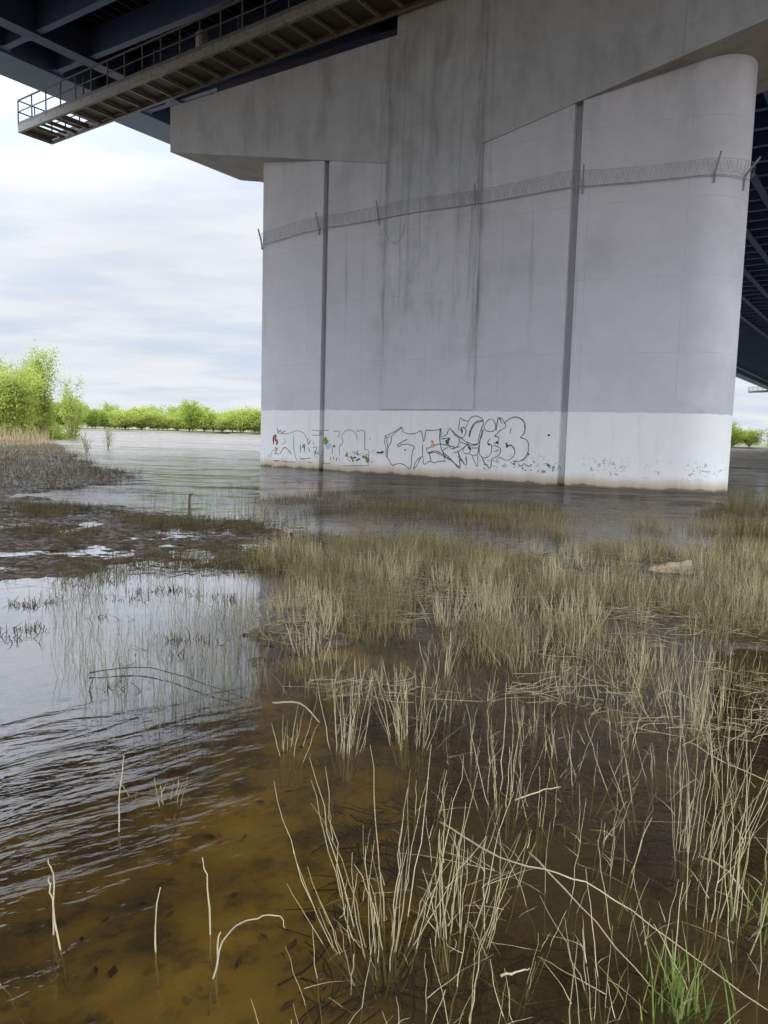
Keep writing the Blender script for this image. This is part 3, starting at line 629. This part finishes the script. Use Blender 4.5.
cx, cy = scatter(5000, -14, -.5, 8, 18); keep = (sdf(cx, cy, MUD) > -.3) & (fbm(cx*1.1+5, cy*1.6, 181) > -.04); cx, cy = cx[keep], cy[keep]; n = len(cx)
Vm, Fm = flat_stalks(cx, cy, np.maximum(terrain(cx, cy), 0)+U(n, .004, .03), U(n, .06, .4), U(n, .002, .006), rng.normal(0, .8, n), rng.normal(0, .08, n), bend=.3)
stuff('bank_litter', Vm, Fm, 'drown', 'dark matted stems and litter lying on the muddy bank', 'litter')
# (d) stems in the pool and inlets
cx, cy = scatter(900, -4.2, -.1, 3.6, 9.6); u, v = topx(cx, cy); POOL = [(40, 590), (180, 578), (256, 580), (262, 700), (200, 735), (110, 720), (60, 660)]
den = fbm(cx*1.3, cy*1.3, 91); keep = inpoly(u, v, POOL) & (den > -.08); cx, cy = cx[keep], cy[keep]
X, Y = tuft(cx, cy, 7, .07); n = len(X)
Va, Fa = stalks(X, Y, U(n, .1, .36)+.2, U(n, .0014, .0028), np.abs(rng.normal(0, .18, n)), U(n, 0, 6.28), rng.normal(0, .15, n))
cx, cy = scatter(260, -9, -2, 13, 26); u, v = topx(cx, cy); INL = [(120, 486), (258, 478), (258, 524), (200, 520), (150, 512)]; keep = inpoly(u, v, INL); cx, cy = cx[keep], cy[keep]
X, Y = tuft(cx, cy, 4, .1); n = len(X)
Vb, Fb = stalks(X, Y, U(n, .1, .38)+.35, U(n, .003, .005), np.abs(rng.normal(0, .15, n)), U(n, 0, 6.28), rng.normal(0, .1, n))
stuff('pool_stems', np.concatenate([Va, Vb]), np.concatenate([Fa, Fb+len(Va)]), 'poolgrass', 'thin grey green stems poking through the bright reflections at left', 'grass')
mbx = []; mby = []
for u_, v_ in ((22, 606), (40, 603), (128, 600), (150, 592), (176, 590), (100, 618), (30, 630), (60, 596), (188, 640), (205, 596), (12, 640), (120, 690), (170, 655), (232, 600), (75, 585), (105, 582)):
    p = gnd(u_, v_); k = rng.integers(14, 46); mbx.append(p[0]+rng.normal(0, .11, k)); mby.append(p[1]+rng.normal(0, .05, k))
X = np.concatenate(mbx); Y = np.concatenate(mby); n = len(X)
Vw, Fw = stalks(X, Y, U(n, .02, .10), U(n, .003, .007), np.abs(rng.normal(.6, .4, n)), U(n, 0, 6.28), rng.normal(0, .4, n), z0=np.full(n, .0), sink=.01)
stuff('floating_weed', Vw, Fw, 'bankgrass', 'small dark scraps of weed floating on the bright pool at left', 'weed')
# (e) reeds on the far left shore
cx, cy = scatter(9000, -75, -24, 52, 100); dl = -cx-(.385*cy+4.5); keep = (dl > -1.2) & (dl < 20); cx, cy = cx[keep], cy[keep]; n = len(cx)
V7, F7 = stalks(cx, cy, U(n, .5, 1.5), U(n, .015, .03), np.abs(rng.normal(0, .15, n)), U(n, 0, 6.28), rng.normal(0, .1, n), nseg=2)
stuff('shore_reeds', V7, F7, 'reed', 'band of dry tan reeds at the foot of the willows', 'reeds')
# (f) lying straw
cx, cy = scatter(6500, -1.4, 6.5, 3.6, 10.5); u, v = topx(cx, cy); keep = nolog(cx, cy) & inpoly(u, v, BELT) & (fbm(cx*1.5+3, cy*2, 101) > -.03); cx, cy = cx[keep], cy[keep]; n = len(cx)
V8, F8 = flat_stalks(cx, cy, U(n, .004, .06), U(n, .07, .32), U(n, .0012, .0028), rng.normal(.1, .9, n), rng.normal(0, .10, n), nseg=5, bend=.35)
stuff('straw_litter', V8, F8, 'straw', 'flattened dry straw matted on the water among the grass', 'straw')
cx, cy = scatter(2600, -.2, 3.2, 1.75, 5.2); keep = (fbm(cx*1.3, cy*1.3, 111)+.12*np.clip(cx, -1, 1.2) > .02); cx, cy = cx[keep], cy[keep]; n = len(cx)
gz = terrain(cx, cy)
V9, F9 = flat_stalks(cx, cy, gz+U(n, .005, .06), U(n, .06, .4), U(n, .0012, .004), U(n, 0, 3.14), rng.normal(0, .12, n), nseg=5, bend=.6)
stuff('drowned_straw', V9, F9, 'drown', 'dark sodden stems lying on the brown bottom at lower right', 'straw')
# dead leaves on the bottom
mb = MB()
for _ in range(190):
    x_, y_ = random.uniform(-1.2, 2.2), random.uniform(1.8, 5.0); z_ = float(terrain(np.array([x_]), np.array([y_]))[0])+random.uniform(.008, .03); a = random.uniform(0, 6.28); L = random.uniform(.012, .035); q = L*random.uniform(.3, .6)
    ca, sa = math.cos(a), math.sin(a); c1 = random.uniform(-.3, .5)*L
    pts = [(-L, 0, 0), (0, -q, c1), (L, 0, 0), (0, q, c1*.6)]
    mb.add([(x_+px*ca-py*sa, y_+px*sa+py*ca, z_+pz) for px, py, pz in pts], [(0, 1, 2), (0, 2, 3)])
o = mb.build('sunken_leaves', M['sodleaf']); tag(o, 'scattered dead leaves lying on the brown bottom of the shallows', 'leaves', kind='stuff')

# ------------------------------------------------------------------ foreground clumps of bare dry stems, each a thing
def clump(u_, v_, n, hpx, label, fan=.3, spread=.045, mat='straw', group=None, rad=(.0017, .0032), bias=(0, 0), leaves=0, name='dry_stem_clump', cat='dry plant'):
    P = gnd(u_, v_); dist = math.hypot(P[0], P[1]); H = hpx/FPX*math.hypot(dist, 1.6)*1.08
    gz = float(terrain(np.array([P[0]]), np.array([P[1]]))[0]); gz = min(gz, 0)
    X = rng.normal(0, spread*.55, n); Y = rng.normal(0, spread*.55, n); az = np.arctan2(Y, X)+rng.normal(0, .6, n)
    lean = np.abs(rng.normal(fan*.6, fan*.55, n)); lean = np.minimum(lean, .85); hx = U(n, .35, .95)*H-gz; n_ = n
    ex, ey = np.cos(az)*np.tan(lean)+bias[0], np.sin(az)*np.tan(lean)+bias[1]; az = np.arctan2(ey, ex); lean = np.arctan(np.hypot(ex, ey))
    V, F = stalks(X, Y, hx, U(n, *rad), lean, az, rng.normal(.02, .10, n), nseg=9, sides=5, jit=.0055, z0=np.full(n, gz), sink=.02, pw=U(n, .5, .95)[:, None])
    parts = [(V, F)]
    if leaves:                              # broken side shoots
        m = leaves; s = rng.integers(0, n, m); k = U(m, .25, .8); bx = X[s]+np.cos(az[s])*np.tan(lean[s])*hx[s]*k; by = Y[s]+np.sin(az[s])*np.tan(lean[s])*hx[s]*k; bz = gz-.02+hx[s]*k*np.cos(lean[s])
        V_, F_ = stalks(bx, by, U(m, .03, .11), U(m, .001, .002), U(m, .4, 1.3), U(m, 0, 6.28), rng.normal(.2, .4, m), nseg=5, sides=5, jit=.02, z0=bz, sink=0); parts.append((V_, F_))
    VV = np.concatenate([p[0] for p in parts]); off = 0; FF = []
    for a, b in parts: FF.append(b+off); off += len(a)
    o = link(name, np_mesh(name, VV, np.concatenate(FF)), M[mat]); o.location = (P[0], P[1], 0); tag(o, label, cat, group); return o
G = 'clumps of dry stems in the foreground shallows'
clump(382, 940, 36, 175, 'largest fan of bare pale stems at bottom centre, spreading left', .42, .055, group=G, bias=(-.10, 0), leaves=26)
clump(455, 940, 20, 150, 'loose pale clump right of the largest stem fan with curled dry leaves', .3, .05, group=G, bias=(.1, .05), leaves=40)
clump(345, 752, 20, 120, 'narrow pale clump beside the broken stick, left of centre', .22, .04, group=G, leaves=12)
clump(410, 742, 28, 95, 'upright bushy pale clump right of the broken stick', .25, .05, group=G, leaves=10)
clump(288, 752, 10, 60, 'short thin clump left of the broken stick by the edge of the reflection', .25, .04, group=G, leaves=6)
clump(690, 728, 34, 110, 'dense fanned pale clump at the right edge of the grass belt', .32, .06, group=G, leaves=10)
clump(168, 800, 7, 48, 'small bent clump with dangling dead leaves in the rippled water at left', .6, .02, group=G, leaves=14)
clump(690, 850, 26, 150, 'tall leaning clump by the right edge above the green tuft', .25, .09, group=G, bias=(.12, 0), leaves=18)
clump(740, 930, 16, 190, 'tallest leaning stems in the lower right corner', .2, .09, group=G, bias=(.15, 0), leaves=12)
clump(505, 800, 16, 120, 'thin grey clump in the middle of the right shallows', .28, .06, group=G, leaves=10)
LB = 'one of many similar small pale clumps of dry stems in the right foreground shallows'
small = [(480, 705, 14, 60), (575, 700, 16, 70), (630, 690, 16, 70), (665, 700, 12, 60), (720, 710, 16, 80), (450, 720, 12, 60), (540, 690, 14, 60), (600, 660, 14, 55), (375, 700, 12, 60), (310, 690, 10, 60), (540, 830, 9, 90), (590, 790, 10, 85), (640, 800, 12, 100), (560, 900, 8, 130), (610, 880, 9, 120), (470, 760, 11, 80), (560, 760, 14, 80), (620, 745, 14, 80), (740, 790, 12, 95), (455, 860, 8, 90), (520, 960, 8, 130), (610, 985, 8, 150), (430, 1015, 8, 110),
         (350, 1030, 6, 100), (300, 1030, 5, 80), (480, 1030, 7, 120), (560, 1040, 7, 150), (640, 950, 8, 140), (700, 930, 8, 150), (760, 860, 10, 130), (530, 730, 14, 70), (730, 750, 14, 80), (660, 770, 12, 80), (590, 840, 8, 95), (490, 890, 7, 95), (335, 900, 5, 75), (420, 810, 7, 60), (750, 1010, 9, 170), (590, 1030, 7, 160), (670, 1010, 8, 150)]
for a in small: clump(a[0], a[1], max(4, int(a[2]*.62)), a[3]*.78, LB, U(1, .12, .4)[0], .06, group='small dry clumps in the right shallows', bias=(U(1, -.12, .16)[0], 0), leaves=int(a[2]*.8))
# single stems in the left shallows
def stem(pts, r0, name, label, cat='stem', mat='straw', n=6, group=None):      # pts: (u, v, z) survey marks
    P = []
    for i in range(len(pts)-1):
        a, b = pts[i], pts[i+1]
        p0, p3 = pts[max(i-1, 0)], pts[min(i+2, len(pts)-1)]
        for k in range(4):
            q = k/4; P.append([.5*(2*a[j]+(-p0[j]+b[j])*q+(2*p0[j]-5*a[j]+4*b[j]-p3[j])*q*q+(-p0[j]+3*a[j]-3*b[j]+p3[j])*q**3) for j in range(3)])
    P.append(pts[-1]); W = [Vector(p) for p in P]
    o0 = W[0].copy(); W = [p-o0+Vector((random.gauss(0, .0025), random.gauss(0, .0025), random.gauss(0, .002))) for p in W]
    mb = MB(); m = len(W); mb.tube(W, [r0*(1-.6*i/(m-1))*(1+.15*(i % 3 == 0)) for i in range(m)], n)
    o = mb.build(name, M[mat], None, True); o.location = o0; tag(o, label, cat, group); return o
def up(u_, v_, hs):                          # foot on the water at (u,v); then (du px, height px) above it, all at the foot's distance
    P = gnd(u_, v_); k = math.sqrt(P[0]**2+P[1]**2+CAMH**2)/FPX*1.06
    return [(P[0]-.0*hs[0][0], P[1], -.12)]+[(P[0]+du*k, P[1]+.0, h*k) for du, h in hs]
stem(up(157, 952, [(-1, 20), (2, 54)]), .0034, 'bare_stem', 'short straight bare stem standing alone in the brown shallows')
stem(up(212, 935, [(-3, 40), (-8, 66)]), .0034, 'bare_stem', 'slightly leaning bare stem just left of the hooked twig')
stem(up(120, 832, [(-1, 25), (3, 60), (4, 66)]), .003, 'bare_stem', 'thin bare stem at the lower edge of the rippled sky reflection')
stem(up(52, 935, [(1, 40), (-1, 62)]), .0034, 'bare_stem', 'forked pair stem, taller half, in the left shallows')
stem(up(66, 950, [(-10, 40), (-13, 58)]), .0034, 'bare_stem', 'forked pair stem, leaning half, in the left shallows')
stem(up(22, 985, [(-14, -2), (-30, 5)]), .0034, 'bare_stem', 'stem bent almost flat at the lower left corner', n=6)
stem(up(208, 978, [(8, 22), (22, 44), (38, 52), (56, 54), (60, 44)]), .003, 'hooked_twig', 'pale twig bent over into a hook above the brown water', 'twig', 'twig')
stem(up(216, 965, [(1, 15), (3, 28)]), .004, 'bare_stem', 'stub of a stem under the hooked twig')
P0, P1, P2_ = gnd(272, 706), gnd(300, 712), gnd(319, 724)
stem([(P0[0], P0[1], .02), (P1[0], P1[1], .05), (P2_[0], P2_[1], .015)], .0065, 'broken_stick', 'thick pale broken stick lying across the water edge', 'stick', 'twig')
def lying(marks, r, label, name='fallen_stalk', mat='straw'):
    pts = [(*gnd(u_, v_, z)[:2], z) for u_, v_, z in marks]; return stem(pts, r, name, label, 'stalk', mat)
lying([(440, 822, .05), (500, 857, .12), (557, 873, .16), (615, 900, .12), (693, 957, .06), (790, 1025, .0)], .0033, 'longest pale fallen stalk slanting down to the lower right corner')
lying([(530, 852, .08), (580, 905, .06), (650, 985, .02)], .003, 'shorter fallen stalk crossing beneath the longest one')
lying([(690, 742, .12), (730, 765, .1), (790, 790, .05)], .003, 'fallen stalk slanting at the right edge above the tall clumps')
lying([(515, 800, .03), (545, 790, .05), (562, 787, .05)], .0035, 'short thick straw floating between the middle clumps')
lying([(700, 855, .03), (730, 873, .04), (752, 905, .02)], .004, 'short bent straw floating near the right edge')
lying([(500, 975, .04), (515, 972, .05), (530, 968, .04)], .004, 'stubby pale straw piece floating at the bottom centre')
lying([(90, 672, .02), (150, 668, .03), (222, 690, .03), (248, 700, .02)], .004, 'dark wet stalk lying across the bright reflection at left', mat='drown')
# driftwood
Pl = gnd(669, 572); lg = MB(); V = []; nr = 9
for k in range(nr):
    q = k/(nr-1); hh_ = .025+.085*q**.7+random.uniform(-.007, .007); ww = .03+.06*q**.6; x_ = -.27+.54*q
    prof = [(-1, .0), (-.75, .62), (-.15, 1.0), (.45, .9), (1, .45), (.9, -.3), (-.6, -.4)]
    V += [(x_+(random.uniform(-.02, .02) if k in (0, nr-1) else 0), a_*ww+random.uniform(-.004, .004), b_*hh_*1.5+random.uniform(-.005, .005)) for a_, b_ in prof]
F = [(k*7+j, k*7+(j+1) % 7, (k+1)*7+(j+1) % 7, (k+1)*7+j) for k in range(nr-1) for j in range(7)]+[tuple(range(7)), tuple((nr-1)*7+j for j in range(7))]
lg.add(V, F); o = lg.build('driftwood_log', M['wood']); o.location = (Pl[0], Pl[1], .0); o.rotation_euler.z = -.1; tag(o, 'short bleached driftwood log lying in the grass at right', 'log')
# fresh grass
def blades(u_, v_, n, L, label):
    P = gnd(u_, v_); mb = MB()
    for _ in range(n):
        a = random.uniform(0, 6.28); b0 = Vector((random.gauss(0, .05), random.gauss(0, .05), -.06)); H = L*random.uniform(.45, 1); q = random.uniform(.1, .7); w = random.uniform(.002, .004); az = Vector((math.cos(a), math.sin(a), 0)); sd = Vector((-az.y, az.x, 0))
        V = []
        for k in range(5):
            s = k/4; c = b0+az*(q*H*s**1.7)+Vector((0, 0, H*s*(1-.35*q*s))); ww = w*(1-s**1.5)+.0003; V += [c-sd*ww, c+sd*ww]
        mb.add(V, [(2*k, 2*k+1, 2*k+3, 2*k+2) for k in range(4)])
    o = mb.build('green_grass_tuft', M['fresh']); o.location = (P[0], P[1], 0); tag(o, label, 'grass tuft'); return o
blades(675, 1005, 75, .26, 'fresh bright green grass tuft at the bottom right')
blades(762, 935, 24, .28, 'few fresh green blades by the right edge above the green tuft')
blades(555, 830, 10, .14, 'tiny fresh green sprout between the right clumps')
# stake and saplings in the inlet
Ps = gnd(189, 505); mb = MB(); mb.tube([(0, 0, -.4), (.01, 0, .14), (.03, 0, .24)], [.03, .028, .02], 7); mb.tube([(.015, 0, .14), (.08, 0, .27)], [.014, .008], 5); o = mb.build('wooden_stake', M['bark']); o.location = (Ps[0], Ps[1], 0); tag(o, 'dark wooden stub sticking out of the bright inlet', 'stake')

# ------------------------------------------------------------------ willows
def tree_meshes(h, w, nleaf, lsz, stems, seed, gap=.0, low=.12):
    rg = np.random.default_rng(seed); rd = random.Random(seed); tb = MB(); tips = []
    for s in range(stems):
        a = rd.uniform(0, 6.28); r = rd.uniform(.15, 1)*w*.36; hs = h*rd.uniform(.62, .98); pts = []; 
        for k in range(7):
            q = k/6; pts.append(Vector((math.cos(a)*r*q**1.3+rd.gauss(0, .02)*h*q*.6, math.sin(a)*r*q**1.3+rd.gauss(0, .02)*h*q*.6, hs*q)))
        tb.tube(pts, [max(.012*h*(1-.86*k/6)/math.sqrt(stems)*1.5, .012) for k in range(7)], 5)
        for k in range(1 if low < .1 else 2, 7):
            for _ in range(4):
                b = pts[k]; a2 = rd.uniform(0, 6.28); L = w*rd.uniform(.12, .34)*(1.1-.5*k/6); e = b+Vector((math.cos(a2)*L, math.sin(a2)*L, L*rd.uniform(.15, .9)))
                tb.tube([b, b.lerp(e, .5)+Vector((0, 0, .05*L)), e], [.0035*h*.6, .0025*h*.6, .001*h], 3, False); tips += [e, b.lerp(e, .6)]
        tips.append(pts[-1])
    T = np.array([tuple(p) for p in tips]); T = T[T[:, 2] > low*h]
    wt = rg.random(len(T))**2+.05; wt /= wt.sum(); pick = rg.choice(len(T), nleaf, p=wt)
    C = T[pick]+rg.normal(0, 1, (nleaf, 3))*np.array([w*.055, w*.055, h*.06]); C[:, 2] = np.maximum(C[:, 2], .15)
    a = rg.random(nleaf)*6.28; e = rg.normal(0, .7, nleaf); sz = lsz*(.55+.9*rg.random(nleaf))
    d1 = np.stack([np.cos(a)*np.cos(e), np.sin(a)*np.cos(e), np.sin(e)], 1); d2 = np.cross(d1, rg.normal(0, 1, (nleaf, 3))); d2 /= np.linalg.norm(d2, axis=1)[:, None]
    V = np.stack([C-d1*sz[:, None], C-d2*sz[:, None]*.45, C+d1*sz[:, None], C+d2*sz[:, None]*.45], 1).reshape(-1, 3)
    return tb, V, np.arange(nleaf*4).reshape(-1, 4)
def tree(name, loc, label, args, mat, group=None):
    r = empty(name, loc=loc); tag(r, label, 'tree', group); tb, V, F = tree_meshes(*args)
    tb.build('trunk', M['bark'], r); link('crown', np_mesh('crown', V, F), M[mat], r); return r
def gz(x, y): return float(terrain(np.array([x]), np.array([y]))[0])-.1
GW = 'willows on the left shore'
for (u_, dst, h, w, nl, st, sd, mat, lb, gap) in (
    (6, 84, 7.0, 7.5, 6500, 13, 21, 'leaf2', 'bright green bushy willow at the left picture edge', .1),
    (40, 90, 10.2, 4.8, 4200, 12, 23, 'leaf2', 'tallest loose willow of the left shore, thin at its top', .05),
    (71, 97, 9.6, 3.6, 1500, 7, 29, 'leaf2', 'sparse airy willow leaning over the water, rightmost on the left shore', .25),
    (-22, 92, 8.4, 8, 5000, 12, 33, 'leaf', 'dense green willow cut by the left picture edge', .1),
    (20, 104, 8.6, 7.5, 4200, 12, 35, 'leaf', 'green willow standing behind the front willows on the left shore', .1),
    (50, 93, 4.0, 4.8, 2600, 14, 39, 'leaf', 'low willow shrub in front of the tallest willow', .0)):
    az = math.atan((u_-384)/FPX); x_, y_ = dst*math.sin(az)*1.0, dst*math.cos(az); tree('willow_tree', (x_, y_, gz(x_, y_)), lb, (h, w, int(nl*2.4), .115, st, sd, 0, .04), mat, GW)
def sapl(u_, v_, h, n, seed, label):
    P = gnd(u_, v_); tree('willow_sapling', (P[0], P[1], -.3), label, (h, h*.7, n, .05, 6, seed, 0, .2), 'leaf2')
sapl(108, 449, 2.1, 260, 51, 'pale thin willow sapling standing in the water off the spit'); sapl(87, 452, 1.5, 120, 53, 'smaller pale sapling at the tip of the reeds')
# far bank row: copies of four crowns
base = []
for i, (h, w, nl, sd) in enumerate(((8.6, 11, 4200, 61), (7.6, 13, 4200, 63), (9.2, 10, 3800, 65), (6.2, 13, 3600, 67))):
    tb, V, F = tree_meshes(h, w, int(nl*1.5), .25, 14, sd, 0, .0); Vt = np.array([tuple(p) for p in tb.v]); me = bpy.data.meshes.new('far_tree')
    me.from_pydata([tuple(p) for p in Vt]+[tuple(p) for p in V], [], tb.f+[tuple(q) for q in (F+len(Vt)).tolist()])
    me.materials.append(M['bark']); me.materials.append(M['leaf2' if i % 2 else 'leaf']); k = np.zeros(len(me.polygons), np.int32); k[len(tb.f):] = 1; me.polygons.foreach_set('material_index', k); base.append(me)
def row(x0, x1, step, yb, label, group, hs=(.8, 1.2)):
    x_ = x0; first = None; i = 0
    while x_ < x1:
        y_ = yb(x_)+random.uniform(0, 14)+(10 if i % 3 == 0 else 0)
        o = bpy.data.objects.new('far_tree', base[random.randrange(4)]); COL.objects.link(o); s = random.uniform(*hs)
        o.location = (x_, y_, gz(x_, y_)); o.rotation_euler.z = random.uniform(0, 6.28); o.scale = (s*random.uniform(.8, 1.3), s*random.uniform(.8, 1.3), s); tag(o, label, 'tree', group)
        x_ += step*random.uniform(.7, 1.2); i += 1
row(-138, -40, 2.2, lambda x: 281, 'bright green tree in the row along the far bank left of the pier', 'trees on the far bank left of the pier', (.7, 1.15))
row(100, 178, 5.0, lambda x: 243, 'green bush or tree on the far bank right of the pier', 'trees on the far bank right of the pier', (.7, 1.0))

# ------------------------------------------------------------------ daylight
SUN_EL, SUN_AZ = R_(42), math.atan2(NV[0], NV[1])        # from behind, along the bridge: the deck shades the pier
sd = Vector((math.sin(SUN_AZ)*math.cos(SUN_EL), math.cos(SUN_AZ)*math.cos(SUN_EL), math.sin(SUN_EL)))
L = bpy.data.lights.new('sun', 'SUN'); L.energy = 1.5; L.angle = R_(12); L.color = (1, .95, .86)
lo = bpy.data.objects.new('sun', L); COL.objects.link(lo); lo.rotation_euler = sd.to_track_quat('Z', 'Y').to_euler()
W = bpy.data.worlds.new('World'); S.world = W; W.use_nodes = True; nt = W.node_tree; nt.nodes.clear()
t = NT.__new__(NT); t.t = nt
sky = t.n('ShaderNodeTexSky', sky_type='NISHITA'); sky.sun_disc = False; sky.sun_elevation = SUN_EL; sky.sun_rotation = SUN_AZ; sky.air_density = 1.2; sky.dust_density = 2
d = t.n('ShaderNodeTexCoord').outputs['Generated']; x, y, z = t.xyz(d)
zz = t.math('MAXIMUM', z, .0)
inv = t.math('DIVIDE', 1, t.math('ADD', zz, .16))          # clouds on a flat layer: direction over height
cv = t.n('ShaderNodeCombineXYZ'); t.put(cv.inputs[0], t.math('MULTIPLY', x, inv)); t.put(cv.inputs[1], t.math('MULTIPLY', y, inv)); t.put(cv.inputs[2], .3)
c1 = t.noise(cv.outputs[0], .75, 7, .56, sc=(.8, 1.5, 1), rot=(0, 0, .35)); c2 = t.noise(cv.outputs[0], 2.6, 5, .5, sc=(.7, 1.6, 1))
cover = t.ss(t.math('ADD', c1, t.math('MULTIPLY', t.math('SUBTRACT', c2, .5), .22)), .36, .56)
dot = t.n('ShaderNodeVectorMath', operation='DOT_PRODUCT'); t.put(dot.inputs[0], d); dot.inputs[1].default_value = sd
glow = t.math('ADD', 1.0, t.math('MULTIPLY', t.ss(dot.outputs['Value'], -.35, .95), 2.6))
elev = t.math('ADD', 1.0, t.math('MULTIPLY', t.ss(z, .2, .65), 1.3))
br = t.math('MULTIPLY', glow, elev)
cloud = t.mix(t.ss(c2, .3, .7), (7.7, 8.05, 8.8), (8.5, 8.7, 9.1))
gap = t.mix(.12, (6.7, 7.6, 9.2), sky.outputs[0])
col = t.mix(cover, gap, cloud)
mul = t.n('ShaderNodeVectorMath', operation='SCALE'); t.put(mul.inputs[0], col); t.put(mul.inputs['Scale'], br)
bg = t.n('ShaderNodeBackground'); t.put(bg.inputs[0], mul.outputs[0]); bg.inputs[1].default_value = .1
wo = t.n('ShaderNodeOutputWorld'); nt.links.new(bg.outputs[0], wo.inputs[0])

# ------------------------------------------------------------------ camera
cam = bpy.data.cameras.new('camera'); cam.sensor_fit = 'VERTICAL'; cam.sensor_height = 36; cam.lens = FPX/1024*36; cam.clip_end = 6000; cam.clip_start = .05
co_ = bpy.data.objects.new('camera', cam); COL.objects.link(co_)
co_.matrix_world = Matrix(((CR[0], CU[0], -CF[0], 0), (CR[1], CU[1], -CF[1], 0), (CR[2], CU[2], -CF[2], CAMH), (0, 0, 0, 1)))
S.camera = co_
S.view_settings.view_transform = 'Standard'; S.view_settings.look = 'None'; S.view_settings.gamma = 1; S.view_settings.exposure = 0.0
S.cycles.max_bounces = 8; S.cycles.diffuse_bounces = 5; S.cycles.transparent_max_bounces = 12; S.cycles.caustics_reflective = False; S.cycles.caustics_refractive = False
